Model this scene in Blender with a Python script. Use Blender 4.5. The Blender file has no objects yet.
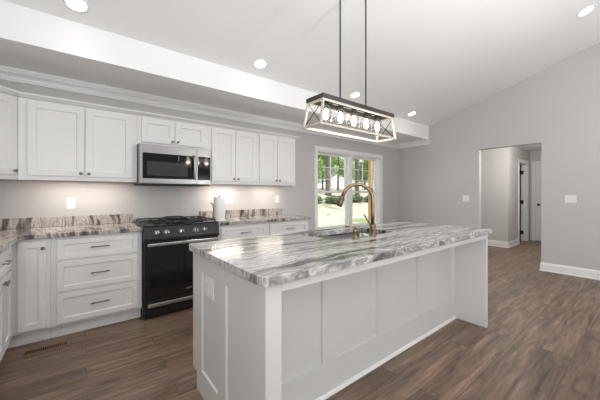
import bpy, bmesh, math, random
from mathutils import Vector, Matrix

# ------------------------------------------------------------------ camera, world, sun, added fill, exposure
SC = bpy.context.scene
COL = SC.collection

cam_data = bpy.data.cameras.new('camera')
cam_data.sensor_width = 36.0
cam_data.lens = 280.28 / 600 * 36
cam_data.shift_y = -0.00994
cam_data.clip_start = 0.02
cam_data.clip_end = 300
cam = bpy.data.objects.new('camera', cam_data)
cam.location = (-0.488, -3.779, 1.244)
cam.rotation_euler = (math.radians(90), 0, math.radians(51.88 - 90))
COL.objects.link(cam)
SC.camera = cam

world = bpy.data.worlds.new('world')
SC.world = world
world.use_nodes = True
bg = world.node_tree.nodes['Background']
bg.inputs[0].default_value = (0.93, 0.97, 1.0, 1)
bg.inputs[1].default_value = 1.5

sun_data = bpy.data.lights.new('sun', 'SUN')
sun_data.energy = 4.6
sun_data.angle = 0.01
sun_data.color = (1.0, 0.95, 0.86)
sun = bpy.data.objects.new('sun', sun_data)
sun.rotation_euler = Vector((-0.35, 0.6, -0.72)).to_track_quat('-Z', 'Y').to_euler()
sun.location = (0, 0, 20)
COL.objects.link(sun)


def area(name, loc, rot, sx, sy, power, color):
    d = bpy.data.lights.new(name, 'AREA')
    d.shape = 'RECTANGLE'
    d.size, d.size_y = sx, sy
    d.energy = power
    d.color = color
    o = bpy.data.objects.new(name, d)
    o.location = loc
    o.rotation_euler = rot
    COL.objects.link(o)
    return o


# added fill lights in the invented openings behind the camera, aimed up at ceiling
FILL_COL = (0.97, 0.985, 1.0)
area('window_daylight', (-0.35, -7.84, 1.25), (math.radians(125), 0, 0), 1.7, 2.0, 6, FILL_COL)
area('window_daylight', (-1.51, -5.9, 1.25), (math.radians(125), 0, math.radians(-90)), 2.0, 2.0, 75, FILL_COL)
area('window_daylight', (5.41, -6.0, 1.25), (math.radians(125), 0, math.radians(90)), 2.0, 2.0, 14, FILL_COL)

SC.view_settings.view_transform = 'Standard'
SC.view_settings.look = 'None'
SC.view_settings.gamma = 1.0
SC.view_settings.use_curve_mapping = False
SC.view_settings.exposure = -0.07
try:
    SC.cycles.use_denoising = True
    SC.cycles.max_bounces = 10
    SC.cycles.diffuse_bounces = 6
    SC.cycles.glossy_bounces = 4
    SC.cycles.transparent_max_bounces = 12
    SC.cycles.sample_clamp_indirect = 6.0
    SC.cycles.caustics_reflective = False
    SC.cycles.caustics_refractive = False
except Exception:
    pass

R = random.Random(7)
UPLIGHT = 210
DOWN = 27
PI = math.pi

# ------------------------------------------------------------------ materials


def new_mat(name):
    m = bpy.data.materials.new(name)
    m.use_nodes = True
    return m, m.node_tree, m.node_tree.nodes['Principled BSDF']


def plain(name, col, rough=0.5, metal=0.0, bump=0.0, bscale=200.0, vary=0.0, vscale=6.0, spec=0.5, coat=0.0):
    m, t, b = new_mat(name)
    N, L = t.nodes, t.links
    b.inputs['Base Color'].default_value = (*col, 1)
    b.inputs['Roughness'].default_value = rough
    b.inputs['Metallic'].default_value = metal
    b.inputs['Specular IOR Level'].default_value = spec
    b.inputs['Coat Weight'].default_value = coat
    tc = N.new('ShaderNodeTexCoord')
    if vary > 0:
        n = N.new('ShaderNodeTexNoise')
        n.inputs['Scale'].default_value = vscale
        n.inputs['Detail'].default_value = 4
        L.new(tc.outputs['Object'], n.inputs['Vector'])
        r = N.new('ShaderNodeValToRGB')
        r.color_ramp.elements[0].position = 0.3
        r.color_ramp.elements[1].position = 0.7
        r.color_ramp.elements[0].color = (*[c * (1 - vary) for c in col], 1)
        r.color_ramp.elements[1].color = (*[min(1, c * (1 + vary)) for c in col], 1)
        L.new(n.outputs['Fac'], r.inputs['Fac'])
        L.new(r.outputs['Color'], b.inputs['Base Color'])
    if bump > 0:
        n2 = N.new('ShaderNodeTexNoise')
        n2.inputs['Scale'].default_value = bscale
        n2.inputs['Detail'].default_value = 3
        L.new(tc.outputs['Object'], n2.inputs['Vector'])
        bp = N.new('ShaderNodeBump')
        bp.inputs['Strength'].default_value = bump
        bp.inputs['Distance'].default_value = 0.002
        L.new(n2.outputs['Fac'], bp.inputs['Height'])
        L.new(bp.outputs['Normal'], b.inputs['Normal'])
    return m


def glow(name, col, strength):
    m, t, b = new_mat(name)
    b.inputs['Base Color'].default_value = (0.9, 0.9, 0.9, 1)
    b.inputs['Emission Color'].default_value = (*col, 1)
    b.inputs['Emission Strength'].default_value = strength
    return m


def clear_glass(name, tint=(1, 1, 1), gloss=0.08):
    m = bpy.data.materials.new(name)
    m.use_nodes = True
    t = m.node_tree
    N, L = t.nodes, t.links
    N.remove(N['Principled BSDF'])
    tr = N.new('ShaderNodeBsdfTransparent')
    tr.inputs[0].default_value = (*tint, 1)
    gl = N.new('ShaderNodeBsdfGlossy')
    gl.inputs['Roughness'].default_value = 0.03
    lw = N.new('ShaderNodeLayerWeight')
    lw.inputs['Blend'].default_value = 0.25
    mu = N.new('ShaderNodeMath')
    mu.operation = 'MULTIPLY_ADD'
    mu.inputs[1].default_value = gloss * 3
    mu.inputs[2].default_value = gloss * 0.4
    L.new(lw.outputs['Facing'], mu.inputs[0])
    mx = N.new('ShaderNodeMixShader')
    L.new(mu.outputs[0], mx.inputs[0])
    L.new(tr.outputs[0], mx.inputs[1])
    L.new(gl.outputs[0], mx.inputs[2])
    L.new(mx.outputs[0], N['Material Output'].inputs[0])
    return m


def stone_mat(name, rot, scale, ramp, rough=0.16):
    m, t, b = new_mat(name)
    N, L = t.nodes, t.links

    def noise(scale, vec, detail=5, rough=0.6, dist=0.0):
        n = N.new('ShaderNodeTexNoise')
        n.inputs['Scale'].default_value = scale
        n.inputs['Detail'].default_value = detail
        n.inputs['Roughness'].default_value = rough
        n.inputs['Distortion'].default_value = dist
        L.new(vec, n.inputs['Vector'])
        return n

    geo = N.new('ShaderNodeNewGeometry')
    # position gently bent so the veins flow
    warp = noise(1.5, geo.outputs['Position'], 3, 0.5)
    sub = N.new('ShaderNodeVectorMath')
    sub.operation = 'SUBTRACT'
    sub.inputs[1].default_value = (0.5, 0.5, 0.5)
    L.new(warp.outputs['Color'], sub.inputs[0])
    sc = N.new('ShaderNodeVectorMath')
    sc.operation = 'SCALE'
    sc.inputs['Scale'].default_value = 0.30
    L.new(sub.outputs[0], sc.inputs[0])
    add = N.new('ShaderNodeVectorMath')
    add.operation = 'ADD'
    L.new(geo.outputs['Position'], add.inputs[0])
    L.new(sc.outputs[0], add.inputs[1])
    mp = N.new('ShaderNodeMapping')
    mp.inputs['Rotation'].default_value = rot
    mp.inputs['Scale'].default_value = scale
    L.new(add.outputs[0], mp.inputs['Vector'])
    v1 = noise(2.4, mp.outputs[0], 7, 0.60, 0.2)
    r1 = N.new('ShaderNodeValToRGB')
    e = r1.color_ramp.elements
    e[0].position, e[1].position = ramp[0][0], ramp[-1][0]
    e[0].color, e[1].color = (*ramp[0][1], 1), (*ramp[-1][1], 1)
    for p, c in ramp[1:-1]:
        q = e.new(p)
        q.color = (*c, 1)
    L.new(v1.outputs['Fac'], r1.inputs['Fac'])
    fine = noise(70, add.outputs[0], 4, 0.7)
    r2 = N.new('ShaderNodeValToRGB')
    r2.color_ramp.elements[0].position = 0.35
    r2.color_ramp.elements[0].color = (0.66, 0.65, 0.64, 1)
    r2.color_ramp.elements[1].position = 0.58
    r2.color_ramp.elements[1].color = (1, 1, 1, 1)
    L.new(fine.outputs['Fac'], r2.inputs['Fac'])
    mx = N.new('ShaderNodeMix')
    mx.data_type = 'RGBA'
    mx.blend_type = 'MULTIPLY'
    mx.inputs['Factor'].default_value = 0.6
    L.new(r1.outputs['Color'], mx.inputs['A'])
    L.new(r2.outputs['Color'], mx.inputs['B'])
    L.new(mx.outputs['Result'], b.inputs['Base Color'])
    b.inputs['Roughness'].default_value = rough
    return m


def floor_mat():
    m, t, b = new_mat('wood_plank_floor')
    N, L = t.nodes, t.links
    tc = N.new('ShaderNodeTexCoord')
    br = N.new('ShaderNodeTexBrick')
    br.offset = 0.37
    br.inputs['Scale'].default_value = 1.0
    br.inputs['Brick Width'].default_value = 1.22
    br.inputs['Row Height'].default_value = 0.178
    br.inputs['Mortar Size'].default_value = 0.0016
    br.inputs['Mortar Smooth'].default_value = 0.2
    br.inputs['Color1'].default_value = (0, 0, 0, 1)
    br.inputs['Color2'].default_value = (1, 1, 1, 1)
    br.inputs['Mortar'].default_value = (0.5, 0.5, 0.5, 1)
    L.new(tc.outputs['Object'], br.inputs['Vector'])
    # shift the grain per board
    sep = N.new('ShaderNodeVectorMath')
    sep.operation = 'SCALE'
    sep.inputs['Scale'].default_value = 7.3
    L.new(br.outputs['Color'], sep.inputs[0])
    add = N.new('ShaderNodeVectorMath')
    add.operation = 'ADD'
    L.new(tc.outputs['Object'], add.inputs[0])
    L.new(sep.outputs[0], add.inputs[1])
    mp = N.new('ShaderNodeMapping')
    mp.inputs['Scale'].default_value = (0.9, 10.0, 1.0)
    L.new(add.outputs[0], mp.inputs['Vector'])
    g = N.new('ShaderNodeTexNoise')
    g.inputs['Scale'].default_value = 2.4
    g.inputs['Detail'].default_value = 8
    g.inputs['Roughness'].default_value = 0.66
    g.inputs['Distortion'].default_value = 0.45
    L.new(mp.outputs[0], g.inputs['Vector'])
    r = N.new('ShaderNodeValToRGB')
    e = r.color_ramp.elements
    e[0].position = 0.30
    e[0].color = (0.050, 0.032, 0.022, 1)
    e[1].position = 0.70
    e[1].color = (0.325, 0.228, 0.158, 1)
    q = e.new(0.45)
    q.color = (0.138, 0.092, 0.064, 1)
    q = e.new(0.58)
    q.color = (0.203, 0.139, 0.097, 1)
    L.new(g.outputs['Fac'], r.inputs['Fac'])
    # board to board tone
    tone = N.new('ShaderNodeValToRGB')
    tone.color_ramp.elements[0].color = (0.80, 0.78, 0.77, 1)
    tone.color_ramp.elements[1].color = (1.18, 1.16, 1.14, 1)
    L.new(br.outputs['Color'], tone.inputs['Fac'])
    mx = N.new('ShaderNodeMix')
    mx.data_type = 'RGBA'
    mx.blend_type = 'MULTIPLY'
    mx.inputs['Factor'].default_value = 1.0
    L.new(r.outputs['Color'], mx.inputs['A'])
    L.new(tone.outputs['Color'], mx.inputs['B'])
    # knots
    mk = N.new('ShaderNodeMapping')
    mk.inputs['Scale'].default_value = (0.9, 3.0, 1.0)
    L.new(add.outputs[0], mk.inputs['Vector'])
    kn = N.new('ShaderNodeTexNoise')
    kn.inputs['Scale'].default_value = 1.9
    kn.inputs['Detail'].default_value = 5
    kn.inputs['Distortion'].default_value = 1.6
    L.new(mk.outputs[0], kn.inputs['Vector'])
    kr = N.new('ShaderNodeValToRGB')
    kr.color_ramp.elements[0].position = 0.27
    kr.color_ramp.elements[0].color = (0.45, 0.42, 0.40, 1)
    kr.color_ramp.elements[1].position = 0.42
    kr.color_ramp.elements[1].color = (1, 1, 1, 1)
    L.new(kn.outputs['Fac'], kr.inputs['Fac'])
    m2 = N.new('ShaderNodeMix')
    m2.data_type = 'RGBA'
    m2.blend_type = 'MULTIPLY'
    m2.inputs['Factor'].default_value = 0.85
    L.new(mx.outputs['Result'], m2.inputs['A'])
    L.new(kr.outputs['Color'], m2.inputs['B'])
    m3 = N.new('ShaderNodeMix')
    m3.data_type = 'RGBA'
    L.new(br.outputs['Fac'], m3.inputs['Factor'])
    L.new(m2.outputs['Result'], m3.inputs['A'])
    m3.inputs['B'].default_value = (0.035, 0.026, 0.02, 1)
    L.new(m3.outputs['Result'], b.inputs['Base Color'])
    b.inputs['Roughness'].default_value = 0.42
    bp = N.new('ShaderNodeBump')
    bp.inputs['Strength'].default_value = 0.25
    bp.inputs['Distance'].default_value = 0.002
    L.new(g.outputs['Fac'], bp.inputs['Height'])
    L.new(bp.outputs['Normal'], b.inputs['Normal'])
    return m


def wood_mat(name, dark, light, scale=(1.5, 22, 22), rough=0.6):
    m, t, b = new_mat(name)
    N, L = t.nodes, t.links
    tc = N.new('ShaderNodeTexCoord')
    mp = N.new('ShaderNodeMapping')
    mp.inputs['Scale'].default_value = scale
    L.new(tc.outputs['Object'], mp.inputs['Vector'])
    n = N.new('ShaderNodeTexNoise')
    n.inputs['Scale'].default_value = 2.5
    n.inputs['Detail'].default_value = 6
    n.inputs['Distortion'].default_value = 0.6
    L.new(mp.outputs[0], n.inputs['Vector'])
    r = N.new('ShaderNodeValToRGB')
    r.color_ramp.elements[0].position = 0.3
    r.color_ramp.elements[1].position = 0.7
    r.color_ramp.elements[0].color = (*dark, 1)
    r.color_ramp.elements[1].color = (*light, 1)
    L.new(n.outputs['Fac'], r.inputs['Fac'])
    L.new(r.outputs['Color'], b.inputs['Base Color'])
    b.inputs['Roughness'].default_value = rough
    return m


def brushed(name, col, rough=0.3, scale=(1, 1, 90)):
    m, t, b = new_mat(name)
    N, L = t.nodes, t.links
    tc = N.new('ShaderNodeTexCoord')
    mp = N.new('ShaderNodeMapping')
    mp.inputs['Scale'].default_value = scale
    L.new(tc.outputs['Object'], mp.inputs['Vector'])
    n = N.new('ShaderNodeTexNoise')
    n.inputs['Scale'].default_value = 8
    n.inputs['Detail'].default_value = 3
    L.new(mp.outputs[0], n.inputs['Vector'])
    mr = N.new('ShaderNodeMapRange')
    mr.inputs['To Min'].default_value = rough * 0.8
    mr.inputs['To Max'].default_value = rough * 1.25
    L.new(n.outputs['Fac'], mr.inputs['Value'])
    L.new(mr.outputs[0], b.inputs['Roughness'])
    b.inputs['Base Color'].default_value = (*col, 1)
    b.inputs['Metallic'].default_value = 1.0
    return m


M = {}
M['wall'] = plain('grey_wall_paint', (0.525, 0.512, 0.50), 0.75, bump=0.05, bscale=300, vary=0.012, vscale=1.5)
M['accent'] = plain('charcoal_accent_paint', (0.16, 0.16, 0.165), 0.75, vary=0.02)  # unseen front wall made dark to cut bounce onto the island
M['cab_island'] = plain('pale_grey_island_paint', (0.655, 0.65, 0.64), 0.38, vary=0.008, vscale=3)  # cabinet paint darkened to imitate the shade on the island
M['ceiling'] = plain('white_ceiling_paint', (0.90, 0.90, 0.90), 0.85, bump=0.05, bscale=250, vary=0.008, vscale=1.2)
M['trim'] = plain('white_trim_paint', (0.80, 0.795, 0.785), 0.35, vary=0.008)
M['cab'] = plain('white_cabinet_paint', (0.73, 0.725, 0.715), 0.38, vary=0.008, vscale=3)
M['floor'] = floor_mat()
M['stone'] = stone_mat('grey_veined_quartzite', (0, 0, math.radians(-13)), (0.40, 4.6, 1.0),
                       [(0.35, (0.035, 0.033, 0.032)), (0.41, (0.11, 0.105, 0.10)), (0.45, (0.24, 0.232, 0.225)), (0.475, (0.52, 0.51, 0.50)),
                        (0.497, (0.21, 0.203, 0.197)), (0.53, (0.40, 0.39, 0.38)), (0.56, (0.66, 0.65, 0.64)), (0.585, (0.27, 0.262, 0.255)), (0.63, (0.62, 0.61, 0.60)), (0.72, (0.33, 0.32, 0.31))])
M['stone_brown'] = stone_mat('brown_veined_quartzite', (0, math.radians(-24), math.radians(8)), (6.0, 0.7, 0.9),
                             [(0.35, (0.045, 0.038, 0.034)), (0.43, (0.15, 0.125, 0.11)), (0.475, (0.30, 0.265, 0.235)), (0.51, (0.62, 0.58, 0.54)),
                              (0.535, (0.26, 0.225, 0.20)), (0.575, (0.60, 0.56, 0.52)), (0.60, (0.30, 0.265, 0.24)), (0.68, (0.50, 0.45, 0.41))])
M['black'] = plain('black_stainless', (0.035, 0.033, 0.032), 0.28, metal=0.75, vary=0.05)
M['enamel'] = plain('black_enamel', (0.012, 0.012, 0.012), 0.22, vary=0.05)
M['iron'] = plain('cast_iron', (0.02, 0.02, 0.02), 0.55, bump=0.25, bscale=120)
M['oven_glass'] = plain('dark_oven_glass', (0.008, 0.008, 0.008), 0.06, vary=0.05)
M['micro_glass'] = plain('grey_mesh_glass', (0.05, 0.05, 0.05), 0.08, vary=0.05)
M['steel'] = brushed('brushed_stainless', (0.30, 0.295, 0.29), 0.32)
M['sink_steel'] = brushed('satin_sink_steel', (0.22, 0.22, 0.22), 0.34, (40, 40, 40))
M['nickel'] = brushed('brushed_nickel', (0.25, 0.24, 0.23), 0.35, (60, 60, 60))
M['knob'] = brushed('polished_knob', (0.50, 0.49, 0.48), 0.28, (30, 30, 30))
M['bronze'] = brushed('champagne_bronze', (0.24, 0.165, 0.095), 0.30, (30, 30, 30))
M['bronze_dark'] = brushed('dark_bronze', (0.16, 0.11, 0.08), 0.35, (30, 30, 30))
M['blackmetal'] = plain('matte_black_metal', (0.012, 0.012, 0.012), 0.45, vary=0.05)
M['darkwood'] = wood_mat('dark_weathered_wood', (0.022, 0.018, 0.016), (0.062, 0.050, 0.043))
M['palewood'] = wood_mat('whitewashed_wood', (0.42, 0.375, 0.31), (0.62, 0.575, 0.50))
M['plastic'] = plain('white_plastic', (0.78, 0.775, 0.765), 0.3, vary=0.005)
M['slot'] = plain('grey_slot', (0.30, 0.29, 0.28), 0.5, vary=0.02)
M['paper'] = plain('white_paper_towel', (0.86, 0.85, 0.84), 0.9, bump=0.5, bscale=120, vary=0.02)
M['card'] = plain('cardboard', (0.42, 0.32, 0.22), 0.9, vary=0.1)
M['brass'] = brushed('aged_brass', (0.40, 0.26, 0.13), 0.4, (30, 30, 30))
M['duct'] = plain('dark_duct', (0.02, 0.016, 0.012), 0.8, vary=0.1)
M['glass'] = clear_glass('window_glass', (0.97, 0.985, 0.98), 0.05)
M['shade_glass'] = clear_glass('clear_lamp_glass', (0.97, 0.97, 0.97), 0.10)
M['lens'] = glow('lit_downlight_lens', (1.0, 0.97, 0.92), 9)
M['bulb'] = glow('lit_bulb', (1.0, 0.90, 0.76), 14)
M['strip'] = glow('lit_under_cabinet_lens', (1.0, 0.80, 0.58), 3)
M['dark_gap'] = plain('black_vent', (0.01, 0.01, 0.01), 0.7, vary=0.1)
M['bark'] = plain('grey_bark', (0.13, 0.105, 0.085), 0.95, bump=1.0, bscale=14, vary=0.35, vscale=9)
M['post'] = wood_mat('yellow_pine', (0.42, 0.25, 0.10), (0.62, 0.42, 0.20), (14, 14, 1.2))


def litter_mat():
    m, t, b = new_mat('leaf_litter_and_grass')
    N, L = t.nodes, t.links
    tc = N.new('ShaderNodeTexCoord')
    out = []
    for sc_, det in ((0.35, 5), (5.0, 6)):
        n = N.new('ShaderNodeTexNoise')
        n.inputs['Scale'].default_value = sc_
        n.inputs['Detail'].default_value = det
        n.inputs['Roughness'].default_value = 0.65
        L.new(tc.outputs['Object'], n.inputs['Vector'])
        out.append(n)
    r1 = N.new('ShaderNodeValToRGB')
    r1.color_ramp.elements[0].position = 0.3
    r1.color_ramp.elements[1].position = 0.7
    r1.color_ramp.elements[0].color = (0.30, 0.26, 0.20, 1)
    r1.color_ramp.elements[1].color = (0.75, 0.69, 0.60, 1)
    L.new(out[1].outputs['Fac'], r1.inputs['Fac'])
    r2 = N.new('ShaderNodeValToRGB')
    r2.color_ramp.elements[0].position = 0.3
    r2.color_ramp.elements[1].position = 0.7
    r2.color_ramp.elements[0].color = (0.12, 0.18, 0.07, 1)
    r2.color_ramp.elements[1].color = (0.36, 0.42, 0.20, 1)
    L.new(out[1].outputs['Fac'], r2.inputs['Fac'])
    f = N.new('ShaderNodeValToRGB')
    f.color_ramp.elements[0].position = 0.53
    f.color_ramp.elements[1].position = 0.62
    L.new(out[0].outputs['Fac'], f.inputs['Fac'])
    mx = N.new('ShaderNodeMix')
    mx.data_type = 'RGBA'
    L.new(f.outputs['Color'], mx.inputs['Factor'])
    L.new(r1.outputs['Color'], mx.inputs['A'])
    L.new(r2.outputs['Color'], mx.inputs['B'])
    L.new(mx.outputs['Result'], b.inputs['Base Color'])
    b.inputs['Roughness'].default_value = 0.95
    return m


M['litter'] = litter_mat()


def leaf_mat(name, c1, c2):
    m, t, b = new_mat(name)
    N, L = t.nodes, t.links
    oi = N.new('ShaderNodeNewGeometry')
    r = N.new('ShaderNodeValToRGB')
    r.color_ramp.elements[0].color = (*c1, 1)
    r.color_ramp.elements[1].color = (*c2, 1)
    L.new(oi.outputs['Random Per Island'], r.inputs['Fac'])
    L.new(r.outputs['Color'], b.inputs['Base Color'])
    b.inputs['Roughness'].default_value = 0.6
    tl = N.new('ShaderNodeBsdfTranslucent')
    L.new(r.outputs['Color'], tl.inputs[0])
    mx = N.new('ShaderNodeMixShader')
    mx.inputs[0].default_value = 0.45
    L.new(b.outputs[0], mx.inputs[1])
    L.new(tl.outputs[0], mx.inputs[2])
    L.new(mx.outputs[0], N['Material Output'].inputs[0])
    return m


M['leaf'] = leaf_mat('green_leaves', (0.13, 0.30, 0.06), (0.55, 0.72, 0.25))
M['shrub'] = leaf_mat('dark_green_leaves', (0.06, 0.12, 0.04), (0.20, 0.28, 0.11))

# ------------------------------------------------------------------ mesh helpers
X, Y, Z = Vector((1, 0, 0)), Vector((0, 1, 0)), Vector((0, 0, 1))


def BM():
    return bmesh.new()


def box(bm, x0, x1, y0, y1, z0, z1):
    x0, x1 = sorted((x0, x1)); y0, y1 = sorted((y0, y1)); z0, z1 = sorted((z0, z1))
    v = [bm.verts.new(p) for p in ((x0, y0, z0), (x1, y0, z0), (x1, y1, z0), (x0, y1, z0),
                                   (x0, y0, z1), (x1, y0, z1), (x1, y1, z1), (x0, y1, z1))]
    for f in ((0, 3, 2, 1), (4, 5, 6, 7), (0, 1, 5, 4), (1, 2, 6, 5), (2, 3, 7, 6), (3, 0, 4, 7)):
        bm.faces.new([v[i] for i in f])
    return bm


class Frame:
    """local (u right, v up, n outward) on a vertical face"""
    def __init__(s, origin, u, n):
        s.o, s.u, s.n = Vector(origin), Vector(u).normalized(), Vector(n).normalized()

    def p(s, u, v, n):
        return s.o + s.u * u + Z * v + s.n * n


def back_frame(y):
    return Frame((0, y, 0), X, -Y)


def fbox(bm, F, u0, u1, v0, v1, n0, n1):
    v = [bm.verts.new(F.p(*p)) for p in ((u0, v0, n0), (u1, v0, n0), (u1, v1, n0), (u0, v1, n0),
                                         (u0, v0, n1), (u1, v0, n1), (u1, v1, n1), (u0, v1, n1))]
    for f in ((0, 3, 2, 1), (4, 5, 6, 7), (0, 1, 5, 4), (1, 2, 6, 5), (2, 3, 7, 6), (3, 0, 4, 7)):
        bm.faces.new([v[i] for i in f])
    return bm


def shaker(bm, F, u0, u1, v0, v1, t=0.02, rail=0.057, depth=0.009, slope=0.006, n0=0.0):
    """a framed flat-panel front with a recessed field"""
    def ring(a, n):
        return [bm.verts.new(F.p(*q)) for q in ((u0 + a, v0 + a, n), (u1 - a, v0 + a, n), (u1 - a, v1 - a, n), (u0 + a, v1 - a, n))]
    rs = [ring(0, n0), ring(0, n0 + t - 0.002), ring(0.002, n0 + t), ring(rail, n0 + t), ring(rail + slope, n0 + t - depth)]
    bm.faces.new(rs[0][::-1])
    for a, b in zip(rs, rs[1:]):
        for i in range(4):
            bm.faces.new((a[i], a[(i + 1) % 4], b[(i + 1) % 4], b[i]))
    bm.faces.new(rs[-1])
    return bm


def panelled(bm, F, u0, u1, v0, v1, holes, t=0.02, depth=0.009, slope=0.006, n0=0.0):
    """a face sheet with several recessed fields side by side: holes = [(ua,ub,va,vb)] ordered in u"""
    n1 = n0 + t
    V = lambda u, v, n: bm.verts.new(F.p(u, v, n))

    def quad(a, b, c, d):
        bm.faces.new([V(*a), V(*b), V(*c), V(*d)])
    cur = u0
    for (ua, ub, va, vb) in holes:
        quad((cur, v0, n1), (ua, v0, n1), (ua, v1, n1), (cur, v1, n1))
        quad((ua, v0, n1), (ub, v0, n1), (ub, va, n1), (ua, va, n1))
        quad((ua, vb, n1), (ub, vb, n1), (ub, v1, n1), (ua, v1, n1))
        o = [(ua, va), (ub, va), (ub, vb), (ua, vb)]
        s = slope
        i = [(ua + s, va + s), (ub - s, va + s), (ub - s, vb - s), (ua + s, vb - s)]
        for k in range(4):
            a, b = o[k], o[(k + 1) % 4]
            c, d = i[(k + 1) % 4], i[k]
            quad((*a, n1), (*b, n1), (*c, n1 - depth), (*d, n1 - depth))
        quad((*i[0], n1 - depth), (*i[1], n1 - depth), (*i[2], n1 - depth), (*i[3], n1 - depth))
        cur = ub
    quad((cur, v0, n1), (u1, v0, n1), (u1, v1, n1), (cur, v1, n1))
    quad((u0, v0, n0), (u0, v1, n0), (u1, v1, n0), (u1, v0, n0))
    quad((u0, v0, n0), (u0, v0, n1), (u0, v1, n1), (u0, v1, n0))
    quad((u1, v0, n0), (u1, v1, n0), (u1, v1, n1), (u1, v0, n1))
    quad((u0, v1, n0), (u0, v1, n1), (u1, v1, n1), (u1, v1, n0))
    quad((u0, v0, n0), (u1, v0, n0), (u1, v0, n1), (u0, v0, n1))
    return bm


def cyl(bm, p0, p1, r0, r1=None, seg=16, cap=True):
    r1 = r0 if r1 is None else r1
    p0, p1 = Vector(p0), Vector(p1)
    d = (p1 - p0).normalized()
    a = d.orthogonal().normalized()
    b = d.cross(a)
    A = [bm.verts.new(p0 + (a * math.cos(2 * PI * i / seg) + b * math.sin(2 * PI * i / seg)) * r0) for i in range(seg)]
    B = [bm.verts.new(p1 + (a * math.cos(2 * PI * i / seg) + b * math.sin(2 * PI * i / seg)) * r1) for i in range(seg)]
    for i in range(seg):
        f = bm.faces.new((A[i], A[(i + 1) % seg], B[(i + 1) % seg], B[i]))
        f.smooth = True
    if cap:
        bm.faces.new(A[::-1])
        bm.faces.new(B)
    return bm


def bar(bm, p0, p1, w, h=None, up=None):
    """square bar between two points"""
    h = w if h is None else h
    p0, p1 = Vector(p0), Vector(p1)
    d = (p1 - p0).normalized()
    up = Vector(up) if up else (Z if abs(d.z) < 0.9 else X)
    a = d.cross(up).normalized()
    b = a.cross(d).normalized()
    vs = []
    for p in (p0, p1):
        vs.append([bm.verts.new(p + a * (sx * w / 2) + b * (sy * h / 2)) for sx, sy in ((-1, -1), (1, -1), (1, 1), (-1, 1))])
    A, B = vs
    for i in range(4):
        bm.faces.new((A[i], A[(i + 1) % 4], B[(i + 1) % 4], B[i]))
    bm.faces.new(A[::-1])
    bm.faces.new(B)
    return bm


def lathe(bm, base, axis, prof, seg=24):
    """prof = [(radius, along)]"""
    base, d = Vector(base), Vector(axis).normalized()
    a = d.orthogonal().normalized()
    b = d.cross(a)
    rings = []
    for r, h in prof:
        if r < 1e-6:
            rings.append([bm.verts.new(base + d * h)])
        else:
            rings.append([bm.verts.new(base + d * h + (a * math.cos(2 * PI * i / seg) + b * math.sin(2 * PI * i / seg)) * r) for i in range(seg)])
    for A, B in zip(rings, rings[1:]):
        for i in range(seg):
            j = (i + 1) % seg
            if len(A) == 1 and len(B) == 1:
                continue
            if len(A) == 1:
                f = bm.faces.new((A[0], B[j], B[i]))
            elif len(B) == 1:
                f = bm.faces.new((A[i], A[j], B[0]))
            else:
                f = bm.faces.new((A[i], A[j], B[j], B[i]))
            f.smooth = True
    return bm


def tube(bm, pts, radii, seg=14):
    pts = [Vector(p) for p in pts]
    if not hasattr(radii, '__len__'):
        radii = [radii] * len(pts)
    rings = []
    t0 = (pts[1] - pts[0]).normalized()
    a = t0.orthogonal().normalized()
    for i, p in enumerate(pts):
        t = (pts[min(i + 1, len(pts) - 1)] - pts[max(i - 1, 0)]).normalized()
        a = (a - t * a.dot(t)).normalized()
        b = t.cross(a)
        rings.append([bm.verts.new(p + (a * math.cos(2 * PI * k / seg) + b * math.sin(2 * PI * k / seg)) * radii[i]) for k in range(seg)])
    for A, B in zip(rings, rings[1:]):
        for k in range(seg):
            f = bm.faces.new((A[k], A[(k + 1) % seg], B[(k + 1) % seg], B[k]))
            f.smooth = True
    bm.faces.new(rings[0][::-1])
    bm.faces.new(rings[-1])
    return bm


def prism(bm, pts, axis, a0, a1):
    """polygon extruded along an axis. axis 'x': pts=(y,z); 'y': (x,z); 'z': (x,y)"""
    def P(p, a):
        return {'x': (a, p[0], p[1]), 'y': (p[0], a, p[1]), 'z': (p[0], p[1], a)}[axis]
    A = [bm.verts.new(P(p, a0)) for p in pts]
    B = [bm.verts.new(P(p, a1)) for p in pts]
    n = len(pts)
    bm.faces.new(A[::-1])
    bm.faces.new(B)
    for i in range(n):
        bm.faces.new((A[i], A[(i + 1) % n], B[(i + 1) % n], B[i]))
    return bm


def sweep(bm, path, prof):
    """prof [(out, z)] closed, swept along a 2D path; out is to the right of the way of travel, corners mitred"""
    path = [Vector((p[0], p[1])) for p in path]
    offs = []
    for i, p in enumerate(path):
        ds = []
        if i > 0:
            ds.append((path[i] - path[i - 1]).normalized())
        if i < len(path) - 1:
            ds.append((path[i + 1] - path[i]).normalized())
        ns = [Vector((d.y, -d.x)) for d in ds]
        if len(ns) == 1:
            offs.append(ns[0])
        else:
            m = (ns[0] + ns[1]).normalized()
            offs.append(m / m.dot(ns[0]))
    rings = [[bm.verts.new((p.x + o.x * q, p.y + o.y * q, z)) for q, z in prof] for p, o in zip(path, offs)]
    n = len(prof)
    for A, B in zip(rings, rings[1:]):
        for i in range(n):
            bm.faces.new((A[i], A[(i + 1) % n], B[(i + 1) % n], B[i]))
    bm.faces.new(rings[0][::-1])
    bm.faces.new(rings[-1])
    return bm


def rrect(x0, x1, y0, y1, r, k=6):
    out = []
    for cx, cy, a0 in ((x1 - r, y0 + r, -90), (x1 - r, y1 - r, 0), (x0 + r, y1 - r, 90), (x0 + r, y0 + r, 180)):
        for i in range(k + 1):
            a = math.radians(a0 + 90 * i / k)
            out.append((cx + r * math.cos(a), cy + r * math.sin(a)))
    return out


# ------------------------------------------------------------------ object helpers


def wloc(o):
    p = Vector((0, 0, 0))
    while o:
        p += o.location
        o = o.parent
    return p


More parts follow.
